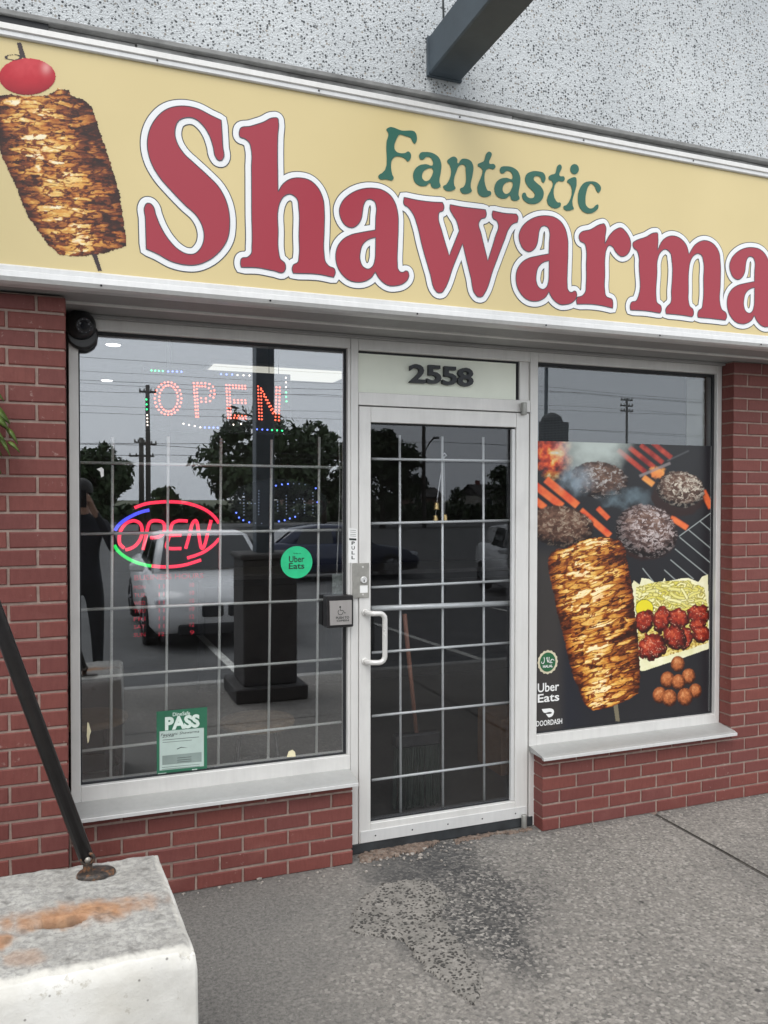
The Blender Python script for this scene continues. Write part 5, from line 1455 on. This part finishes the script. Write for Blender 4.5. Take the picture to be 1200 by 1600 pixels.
tube('handle', [a, b], .012, simple('broom_handle', (.24, .10, .06), .6), bmn, 8)
box('head', a[0] - .13, a[0] + .13, a[1] - .03, a[1] + .03, a[2] - .05, a[2] + .02, BLACKPAINT, bmn, .01)
bm = bmesh.new()
for i in range(26):
    for j in range(3):
        x = a[0] - .12 + i * .0096; y = a[1] - .02 + j * .02
        add_tube(bm, [(x, y, a[2] - .05), (x + random.gauss(0, .008), y + random.gauss(0, .008), .031)], .003, 4)
link('bristles', bm_mesh(bm), simple('bristle', (.03, .04, .03), .8), bmn)
cbx = thing('cardboard_box', 'brown cardboard box on the floor inside the door', 'box', (2.5, .7, .03))
p = atz(792, 1212, .03)
box('carton', p[0] - .04, p[0] + .35, p[1], p[1] + .3, .031, .36, simple('cardboard', (.16, .085, .045), .8, 0, .15, 9), cbx, .003)
for s_ in (0, 1):
    box('flap', p[0] - .04 + s_ * .20, p[0] + .15 + s_ * .20, p[1] + .002, p[1] + .298, .3605 + s_ * .001, .364 + s_ * .001, MATS['cardboard'], cbx, 0)
ct = thing('counter', 'dim serving counter at the back of the shop', 'counter', (2.2, 3.2, 0))
box('front_panel', .9, 4.2, 3.3, 3.34, .031, .98, simple('counter_panel', (.05, .045, .045), .5), ct, .003)
box('worktop', .85, 4.25, 3.22, 4.0, .981, 1.02, simple('counter_top', (.18, .17, .16), .3), ct, .004)
for i, (x0, x1) in enumerate(((.95, 2.0), (2.05, 3.1), (3.15, 4.2))):
    box('drawer_front', x0, x1, 3.285, 3.299, .2, .92, simple('counter_door', (.065, .055, .05), .45), ct, .003)
ch = thing('door_chime', 'brass bells hung on strings from a grille bar inside the door', 'chime', tuple(at(690, 720, .19)))
YC = .185
BRASS = simple('brass', (.62, .45, .20), .3, .8, .2, 40)
kn = at(694, 712, YC)
tube('knot', [kn + np.array([-.012, 0, 0]), kn + np.array([0, -.006, .012]), kn + np.array([.012, 0, .002]), kn + np.array([.002, .004, -.008])], .004, WHITEVINYL, ch, 6)
for (px_, py_) in ((682, 790), (680.5, 810), (695, 808)):
    e = at(px_, py_, YC)
    tube('string', [kn, (kn + e) / 2 + np.array([-.004 if px_ < 690 else .002, 0, 0]), e + np.array([0, 0, .016])], .0012, WHITEVINYL, ch, 4)
    lathe('bell', [(.006, .016), (.010, .013), (.0125, .002), (.0135, -.014), (.0160, -.020), (.0145, -.020), (.010, -.012)], tuple(e), BRASS, ch, 'Z', 14)
pcd = thing('blind_cord_with_tag', 'thin pale cord with a small tag hanging inside near the door frame', 'cord', tuple(at(529, 690, .2)))
tube('cord', px_path([(529, 672), (530, 700), (531, 760), (529, 830), (526, 900)], 1, 0, 0, .19, 4), .003, simple('cord_white', (.5, .5, .47), .6), pcd, 6)
a, b = at(519, 897, .19), at(536, 932, .19)
box('tag', a[0], b[0], .188, .192, b[2], a[2], simple('tag_card', (.30, .33, .31), .6, 0, .4, 60), pcd, .001)

# ------------------------------------------------------------------ across the car park: what the panes mirror
def loft(bm, rings, close=True):
    R = [[bm.verts.new(p) for p in r] for r in rings]
    for A, B in zip(R, R[1:]):
        for k in range(len(A) if close else len(A) - 1):
            k2 = (k + 1) % len(A); bm.faces.new((A[k], A[k2], B[k2], B[k]))
    bm.faces.new(R[0][::-1]); bm.faces.new(R[-1])
TYRE = simple('tyre', (.012, .012, .012), .8); RIM = simple('alloy', (.45, .45, .46), .3, .8); CGL = simple('car_glass', (.010, .012, .014), .05)
LAMP = simple('lamp_lens', (.55, .57, .60), .1); REDL = simple('tail_lens', (.30, .01, .01), .2)
def car(label, paint, loc, rz, L=4.6, W=1.86, H=1.45, hatch=False):
    """front towards local +X"""
    c = thing('parked_car', label, 'car', loc, rz, 'cars mirrored in the panes')
    hw, hl = W / 2, L / 2
    st = [(-1.0, .40, .72, .80), (-.985, .30, .88, .90), (-.90, .22, .98, .97), (-.60, .20, 1.0, 1.0), (0, .20, .97, 1.0), (.40, .20, .93, 1.0), (.62, .21, .86, .985), (.84, .22, .78, .95), (.95, .26, .69, .88), (.99, .34, .60, .80)]
    bm = bmesh.new(); rings = []
    for u, zb, zt, w in st:
        x, y = u * hl, hw * w; zt *= H / 1.45
        rings.append([(x, -y * .90, zb), (x, -y * .99, zb + .10), (x, -y, (zb + zt) / 2), (x, -y * .97, zt - .07), (x, -y * .86, zt), (x, -y * .4, zt + .018), (x, y * .4, zt + .018), (x, y * .86, zt), (x, y * .97, zt - .07), (x, y, (zb + zt) / 2), (x, y * .99, zb + .10), (x, y * .90, zb)])
    loft(bm, rings); body = link('body', bm_mesh(bm, True), paint, c, True)
    rear = -.93 if hatch else -.66
    cs = [(rear, .93, .80), (rear + (.10 if hatch else .24), H - .10, .66), (-.15, H - .005, .70), (.12, H - .02, .69), (.48, .92, .82)]
    bm = bmesh.new(); rings = []
    for u, zt, w in cs:
        x, y = u * hl, hw * w
        rings.append([(x, -hw * .86, .88), (x, -y, zt - .035), (x, -y * .86, zt), (x, y * .86, zt), (x, y, zt - .035), (x, hw * .86, .88)])
    loft(bm, rings); link('roof', bm_mesh(bm, True), paint, c, True)
    # glazing set slightly proud of the cabin
    bm = bmesh.new()
    f = lambda u, z, yy: bm.verts.new((u * hl, yy, z))
    wsx = lambda t_: (.47 + (.14 - .47) * t_, .94 + (H - .045 - .94) * t_)
    (u0, z0), (u1, z1) = wsx(.04), wsx(.94)
    bm.faces.new((f(u0 + .015, z0 + .012, -hw * .74), f(u0 + .015, z0 + .012, hw * .74), f(u1 + .015, z1 + .012, hw * .60), f(u1 + .015, z1 + .012, -hw * .60)))
    link('windscreen', bm_mesh(bm), CGL, c, True)
    bm = bmesh.new()
    u2, u3 = rear + .02, rear + (.10 if hatch else .22)
    bm.faces.new((f(u2 - .02, .96, -hw * .7), f(u2 - .02, .96, hw * .7), f(u3 - .02, H - .12, hw * .55), f(u3 - .02, H - .12, -hw * .55)))
    link('rear_window', bm_mesh(bm), CGL, c, True)
    for s in (-1, 1):
        for (a0, a1, b0, b1) in ((.36, .02, .14, .0), (-.02, -.44, -.04, -.34)):
            bm = bmesh.new(); q = lambda u, z, k: bm.verts.new((u * hl, s * hw * k, z))
            bm.faces.new((q(a0, .95, .865), q(a1, .95, .865), q(b1 if b1 else .02, H - .09, .735), q(b0, H - .09, .735)))
            link('side_window', bm_mesh(bm), CGL, c, True)
        for u in (.63, -.60):
            bm = bmesh.new(); add_lathe(bm, [(.20, -.10), (.30, -.115), (.335, -.08), (.335, .08), (.30, .115), (.20, .10)], (0, 0, 0), 'Y', 22)
            w = link('wheel', bm_mesh(bm, False), TYRE, c, True); w.location = (u * hl, s * (hw - .10), .335)
            bm = bmesh.new(); add_lathe(bm, [(.205, .0), (.205, .012), (.06, .02), (.05, .028)], (0, .10 if s > 0 else 0, 0), 'Y', 20)
            if s < 0:
                for v in bm.verts: v.co.y = -.10 - v.co.y
            link('rim', bm_mesh(bm), RIM, w, True)
            bm = bmesh.new()
            for k in range(5):
                a = 2 * math.pi * k / 5
                add_tube(bm, [(.05 * math.cos(a), s * .128, .05 * math.sin(a)), (.20 * math.cos(a), s * .120, .20 * math.sin(a))], .018, 4)
            link('spokes', bm_mesh(bm), BLACK, w, True)
        bm = bmesh.new(); add_box(bm, .80 * hl, .955 * hl, s * hw * .60, s * hw * .90, .60, .70, .02) if s > 0 else add_box(bm, .80 * hl, .955 * hl, s * hw * .90, s * hw * .60, .60, .70, .02)
        link('headlight', bm_mesh(bm), LAMP, c, True)
        bm = bmesh.new(); y0, y1 = sorted((s * hw * .62, s * hw * .9)); add_box(bm, -.995 * hl, -.93 * hl, y0, y1, .72, .86, .015)
        link('tail_light', bm_mesh(bm), REDL, c, True)
        bm = bmesh.new(); y0, y1 = sorted((s * hw * .93, s * hw * 1.14)); add_box(bm, .30 * hl, .37 * hl, y0, y1, .93, 1.05, .03)
        link('mirror', bm_mesh(bm), paint, c, True)
        bm = bmesh.new(); y0, y1 = sorted((s * .03, s * .30)); add_box(bm, .955 * hl, 1.003 * hl, y0, y1, .46, .62, .02)
        link('grille', bm_mesh(bm), BLACK, c, True)
    bm = bmesh.new(); add_box(bm, .94 * hl, 1.0 * hl, -hw * .62, hw * .62, .24, .38, .02); link('lower_grille', bm_mesh(bm), BLACK, c, True)
    return c
PWHITE = simple('white_car_paint', (.62, .62, .62), .2, 0, .03); PBLUE = simple('dark_blue_car_paint', (.012, .018, .045), .15); 
car('white car facing the shop, mirrored below the neon OPEN sign', PWHITE, (1.70, -8.75, lot_z(-8.0)), math.pi / 2, 4.6, 1.90, 1.46, True)
car('dark blue saloon mirrored sideways in the door glass', PBLUE, (6.0, -16.5, lot_z(-16.5)), 0, 4.7, 1.85, 1.42)
car('white hatchback mirrored at the right edge of the door glass', PWHITE, (8.95, -10.9, lot_z(-11)), math.pi / 2 + .25, 4.3, 1.82, 1.5, True)

# trees
BARK = simple('bark', (.055, .042, .032), .9, 0, .35, 6)
def foliage_mat(name, a, b):
    t = NT(name); t.base(t.ramp(t.noise(1.2, 4), [(.3, a), (.7, b)])); t.set(.6, 0, .3)
    return t.m
FOL = [foliage_mat('foliage_dark', (.018, .034, .012), (.045, .072, .025)), foliage_mat('foliage_mid', (.030, .052, .016), (.065, .095, .03))]
def tree(label, px_c, py_top, half_px, py_base, Y, seed, leaf_s=.30, n_leaf=5200, mat=0, name='broadleaf_tree', droop=0):
    r = np.random.default_rng(seed)
    top = mir(px_c, py_top, Y); edge = mir(px_c + half_px, py_top, Y)
    base_z = -.6 if Y < -46 else lot_z(Y)
    Hh = top[2] - base_z; Rw = abs(edge[0] - top[0])
    t = thing(name, label, 'tree', (top[0], Y, base_z), 0, 'trees across the road')
    bm = bmesh.new(); tr_ = max(.10, Hh * .022)
    add_tube(bm, [(0, 0, 0), (.05, 0, Hh * .25), (-.05, .05, Hh * .5), (0, 0, Hh * .8)], [tr_ * 1.5, tr_, tr_ * .7, tr_ * .2], 9)
    for k in range(9):
        a = k * 2.4; z0 = Hh * (.25 + .05 * k); l = Rw * .75
        add_tube(bm, [(0, 0, z0), (l * .5 * math.cos(a), l * .5 * math.sin(a), z0 + Hh * .10), (l * math.cos(a), l * math.sin(a), z0 + Hh * .16)], [tr_ * .5, tr_ * .3, tr_ * .08], 6)
    link('trunk', bm_mesh(bm, True), BARK, t, True)
    nc = 46
    cl = []
    while len(cl) < nc:
        p = r.uniform(-1, 1, 3)
        if 0.25 < np.linalg.norm(p) < 1: cl.append(p * np.array([Rw * .86, Rw * .86, Hh * .37]) + np.array([0, 0, Hh * .60]))
    cl = np.array(cl); cr = r.uniform(.16, .32, nc) * Rw + .1
    ci = r.integers(0, nc, n_leaf)
    d = r.normal(0, 1, (n_leaf, 3)); d /= np.linalg.norm(d, axis=1)[:, None]
    C0 = cl[ci] + d * (cr[ci] * r.uniform(.55, 1.05, n_leaf))[:, None] * np.array([1, 1, .8])
    n_ = d + r.normal(0, .6, (n_leaf, 3)); n_ /= np.linalg.norm(n_, axis=1)[:, None]
    a_ = np.cross(n_, r.normal(0, 1, (n_leaf, 3))); a_ /= np.linalg.norm(a_, axis=1)[:, None]; b_ = np.cross(n_, a_)
    s = (leaf_s * r.uniform(.5, 1.2, n_leaf))[:, None]
    V = np.stack([C0 - a_ * s, C0 - b_ * s * .45, C0 + a_ * s, C0 + b_ * s * .45], 1).reshape(-1, 3)
    me = from_arrays('crown', V, np.arange(n_leaf * 4).reshape(-1, 4), FOL[mat], None)
    me.parent = t
    return t
tree('big round tree mirrored behind the dotted OPEN sign', 418, 648, 105, 800, -58, 1, .36, 8000)
tree('smaller bushy tree mirrored beside the door frame in the window', 505, 672, 45, 800, -62, 2, .30, 4000)
tree('bushy tree mirrored low beside the brick pier', 150, 700, 60, 805, -48, 3, .26, 5000)
tree('large dark tree mirrored in the top corner of the door glass', 598, 674, 64, 810, -50, 4, .30, 6500)
tree('spiky dark tree mirrored at the right of the door glass', 795, 728, 34, 800, -72, 5, .26, 3000)
tree('small round tree mirrored between the utility poles and the big tree', 255, 762, 30, 800, -66, 6, .22, 1800, 1)
tree('small conifer like tree mirrored above the dark roofs in the door', 715, 760, 12, 795, -90, 7, .2, 1000)
# hedge along the far side of the road
r = np.random.default_rng(11); n_leaf = 16000
C0 = np.stack([r.uniform(-70, 130, n_leaf), -69 + r.normal(0, .8, n_leaf), -.55 + r.uniform(0, 1, n_leaf) * 1.5], -1)
C0[:, 2] *= .8 + .5 * fbm(C0[:, 0] * .25, C0[:, 0] * 0, 3, 2)
a_ = r.normal(0, 1, (n_leaf, 3)); a_ /= np.linalg.norm(a_, axis=1)[:, None]; b_ = np.cross(a_, r.normal(0, 1, (n_leaf, 3))); b_ /= np.linalg.norm(b_, axis=1)[:, None]
V = np.stack([C0 - a_ * .4, C0 - b_ * .25, C0 + a_ * .4, C0 + b_ * .25], 1).reshape(-1, 3)
hg = from_arrays('hedge', V, np.arange(n_leaf * 4).reshape(-1, 4), FOL[0]); tag(hg, 'long dark hedge along the far side of the road', 'hedge', None, 'stuff')

POLE = simple('pole_wood', (.085, .075, .065), .9, 0, .2, 3)
def pole(label, px_c, py_top, Y, arms=(), rad=.13, lamp=None):
    top = mir(px_c, py_top, Y); bz = -.6 if Y < -46 else lot_z(Y)
    t = thing('utility_pole', label, 'pole', (top[0], Y, bz), 0, 'poles along the road')
    bm = bmesh.new(); add_tube(bm, [(0, 0, 0), (0, 0, top[2] - bz)], [rad, rad * .75], 10); link('shaft', bm_mesh(bm, True), POLE, t, True)
    for dz, hw in arms:
        z = top[2] - bz - dz
        box('crossarm', -hw, hw, -.06, .06, z - .05, z + .05, POLE, t, 0, True)
        for s in (-.9, -.4, .4, .9):
            bm = bmesh.new(); add_lathe(bm, [(.03, 0), (.06, .04), (.04, .09), (.055, .12), (.02, .15)], (s * hw, 0, z + .05), 'Z', 8); link('insulator', bm_mesh(bm, True), simple('porcelain', (.25, .24, .22), .3), t, True)
    if lamp:
        e = mir(lamp[0], lamp[1], Y)
        dx, dz = e[0] - top[0], e[2] - bz
        bm = bmesh.new(); add_tube(bm, [(0, 0, dz - 1.1), (dx * .5, 0, dz - .35), (dx * .85, 0, dz)], .05, 6); link('lamp_arm', bm_mesh(bm, True), POLE, t, True)
        box('lamp_head', dx * .8, dx * 1.25, -.14, .14, dz - .08, dz + .08, simple('lamp_grey', (.2, .2, .2), .5), t, .02, True)
    return t
pole('tall utility pole mirrored left of the dotted OPEN sign', 231, 602, -47.5, ((.4, .5), (3.6, .5)), .17)
pole('shorter utility pole mirrored just left of the tall one', 221, 684, -52, ((.3, .45), (1.2, .8)), .2)
pole('street lamp pole mirrored in the top of the door glass', 663, 540, -48, ((.4, .8),), .15, (681, 684))
pole('utility pole mirrored in the middle of the poster window', 980, 622, -50, ((.15, .55), (.62, .6), (1.05, .6)), .12)
sp_ = thing('pole_sign', 'dark sign cabinet on a tall pole mirrored above the food poster', 'sign', (mir(860, 600, -30)[0], -30, lot_z(-30)))
pb0, pt0 = mir(845, 695, -30), mir(885, 660, -30); pm = mir(860, 540, -30)
box('cabinet', pb0[0], pt0[0], -30.2, -29.8, pb0[2] - 2.5, pt0[2], simple('sign_cabinet', (.03, .03, .033), .6), sp_, .03)
bm = bmesh.new(); add_tube(bm, [(pm[0], -30.35, lot_z(-30)), (pm[0], -30.35, pm[2])], .09, 10); link('pole', bm_mesh(bm, True), DKGREY, sp_)
bm = bmesh.new(); add_lathe(bm, [(.55, 0), (.45, .25), (.2, .4), (.05, .45)], (pm[0] + .1, -30.0, pt0[2] + .001), 'Z', 14); link('finial', bm_mesh(bm, True), MATS['sign_cabinet'], sp_)
WIRE = simple('wire_black', (.02, .02, .02), .6)
for i, (yy, Y, rad) in enumerate(((566, -47.5, .012), (583, -47.5, .010), (593, -47.5, .013), (606, -47.5, .010), (614, -47.5, .012), (633, -47.5, .010), (649, -47.5, .011), (690, -52, .018), (700, -52, .018), (716, -52, .018))):
    z = mir(300, yy, Y)[2]
    pts = []
    for k in range(41):
        x = -60 + 200 * k / 40; ph = ((x + 60 + i * 3.1) / (44 + 3 * (i % 4))) % 1
        pts.append((x, Y + .06 * i, z - (.8 + .35 * (i % 3)) * (.25 - (ph - .5) ** 2) * 1.6 + .2 + (x - 4) * .006 * ((i * 7) % 5 - 2)))
    w = tube('overhead_wire', pts, rad, WIRE, None, 5)
    tag(w, 'thin black overhead wire strung between the poles, mirrored in the panes', 'wire', 'overhead wires')
def house(label, x0, x1, Y, zr, wallc, roofc):
    h = thing('house', label, 'house', ((x0 + x1) / 2, Y, -.6), 0, 'houses across the road')
    ze = -.6 + (zr + .6) * .58; d = 8
    box('wall', x0, x1, Y - d, Y, -.62, ze, wallc, h, 0)
    bm = bmesh.new(); e = .5
    for y0, y1 in ((Y + e, Y - d / 2), (Y - d - e, Y - d / 2)):
        q = [bm.verts.new(p) for p in ((x0 - e, y0, ze - .1), (x1 + e, y0, ze - .1), (x1 + e, y1, zr), (x0 - e, y1, zr))]; bm.faces.new(q)
        q = [bm.verts.new(p) for p in ((x0 - e, y0, ze + .1), (x1 + e, y0, ze + .1), (x1 + e, y1, zr + .2), (x0 - e, y1, zr + .2))]; bm.faces.new(q)
    for xx in (x0, x1):
        bm.faces.new([bm.verts.new(p) for p in ((xx, Y, ze), (xx, Y - d, ze), (xx, Y - d / 2, zr))])
    link('roof', bm_mesh(bm), roofc, h)
    n = max(2, int((x1 - x0) / 3))
    for i in range(n):
        cx = x0 + (x1 - x0) * (i + .5) / n
        if i == n // 2:
            box('door', cx - .5, cx + .5, Y - .02, Y + .04, -.6, 1.5, simple('house_door', (.10, .04, .03), .5), h, .01)
        else:
            wn_ = box('window', cx - .7, cx + .7, Y - .02, Y + .05, .3, 1.6, WHITEVINYL, h, .01)
            box('glass', cx - .62, cx + .62, Y + .04, Y + .06, .38, 1.52, CGL, wn_, 0)
    bm = bmesh.new(); add_box(bm, x0 + 1.2, x0 + 1.9, Y - d / 2 - .3, Y - d / 2 + .3, zr - .4, zr + .9, 0); link('chimney', bm_mesh(bm), BRICK, h)
WLH = [simple('house_brick', (.15, .09, .07), .8), simple('house_siding', (.30, .28, .25), .7)]
RFH = simple('shingle', (.045, .04, .038), .9, 0, .2, 4)
for i, (pa, pbx, zr, lb) in enumerate(((640, 690, 3.4, 'low dark roofed house mirrored left of the door bells'), (752, 835, 4.0, 'house mirrored at the right of the door glass under the spiky tree'), (455, 545, 3.4, 'low house mirrored under the big tree in the neon window'))):
    house(lb, mir(pa, 780, -125)[0], mir(pbx, 780, -125)[0], -125 - i * .5, zr, WLH[i % 2], RFH)

# ------------------------------------------------------------------ the photographer, mirrored at the edge of the window
pe = thing('person', 'person in dark clothes holding up a phone, mirrored beside the brick pier', 'person', (0, -3.80, 0))
J = dict(pel=(0, -3.83, .96), sp=(0, -3.84, 1.15), ch=(0, -3.84, 1.36), nk=(0, -3.83, 1.52), hd=(0, -3.80, 1.62), ht=(0, -3.80, 1.77))
vs = [(J['pel'], .15, .11), (J['sp'], .14, .10), (J['ch'], .17, .115), (J['nk'], .06, .06), (J['hd'], .078, .095), (J['ht'], .06, .07)]
ed = [(0, 1), (1, 2), (2, 3), (3, 4), (4, 5)]
def addj(par, p, r, r2=None):
    vs.append((p, r, r2 or r)); ed.append((par, len(vs) - 1)); return len(vs) - 1
hands = []
for s in (-1, 1):
    a = addj(2, (s * .19, -3.84, 1.42), .065); a = addj(a, (s * .27, -3.76, 1.20), .047); a = addj(a, (s * .15, -3.58, 1.46), .036); a = addj(a, (s * .085, -3.50, 1.58), .028, .024); pa = addj(a, (s * .062, -3.475, 1.64), .034, .016)
    for k, (dx, dz, L) in enumerate(((-.018, .035, .05), (-.022, .018, .055), (-.022, .0, .052), (-.018, -.018, .045))):
        f_ = addj(pa, (s * (.060), -3.458, 1.655 + dz * .6), .009); addj(f_, (s * (.060 + dx), -3.462, 1.655 + dz), .0078)
    addj(a, (s * .045, -3.50, 1.615), .010); addj(len(vs) - 1, (s * .028, -3.482, 1.635), .0085)
    h_ = addj(0, (s * .10, -3.83, .88), .095); h_ = addj(h_, (s * .12, -3.80, .50), .062); h_ = addj(h_, (s * .13, -3.84, .11), .042); h_ = addj(h_, (s * .135, -3.82, .05), .042, .04); addj(h_, (s * .15, -3.66, .035), .036, .028)
me = bpy.data.meshes.new('person'); me.from_pydata([v[0] for v in vs], ed, [])
tmp = bpy.data.objects.new('tmp', me); COL.objects.link(tmp)
md = tmp.modifiers.new('skin', 'SKIN'); md.use_smooth_shade = True
for d_, v_ in zip(me.skin_vertices[0].data, vs): d_.radius = (v_[1], v_[2])
me.skin_vertices[0].data[0].use_root = True
tmp.modifiers.new('sub', 'SUBSURF').levels = 2; tmp.modifiers['sub'].render_levels = 2
dg = bpy.context.evaluated_depsgraph_get(); bme = bpy.data.meshes.new_from_object(tmp.evaluated_get(dg))
bpy.data.objects.remove(tmp)
SKIN = simple('skin', (.36, .21, .15), .5); CLOTH = simple('dark_clothes', (.014, .015, .022), .85, 0, .3, 20); TRS = simple('dark_trousers', (.010, .011, .014), .85)
bme.materials.clear()
for m_ in (CLOTH, SKIN, TRS, BLACK): bme.materials.append(m_)
for p_ in bme.polygons:
    c_ = p_.center
    p_.material_index = 1 if (c_.z > 1.50 and c_.y > -3.9 and abs(c_.x) < .13 and (c_.z > 1.53 or c_.y > -3.6)) else (3 if c_.z < .08 else (2 if c_.z < .93 else 0))
bo = link('body', bme, None, pe)
bm = bmesh.new(); bmesh.ops.create_uvsphere(bm, u_segments=20, v_segments=12, radius=.105)
for v in bm.verts: v.co = Vector((v.co.x * .92, v.co.y * 1.02 - 3.825, v.co.z * 1.0 + 1.735)); 
bmesh.ops.delete(bm, geom=[v for v in bm.verts if v.co.z < 1.70 and v.co.y > -3.85], context='VERTS')
link('hair', bm_mesh(bm, True), simple('hair', (.012, .010, .009), .6), pe)
ph_ = box('phone', -.038, .038, -3.456, -3.447, 1.585, 1.735, simple('phone_black', (.01, .01, .011), .2), None, .003)
tag(ph_, 'black phone held up by the person mirrored beside the pier', 'phone')
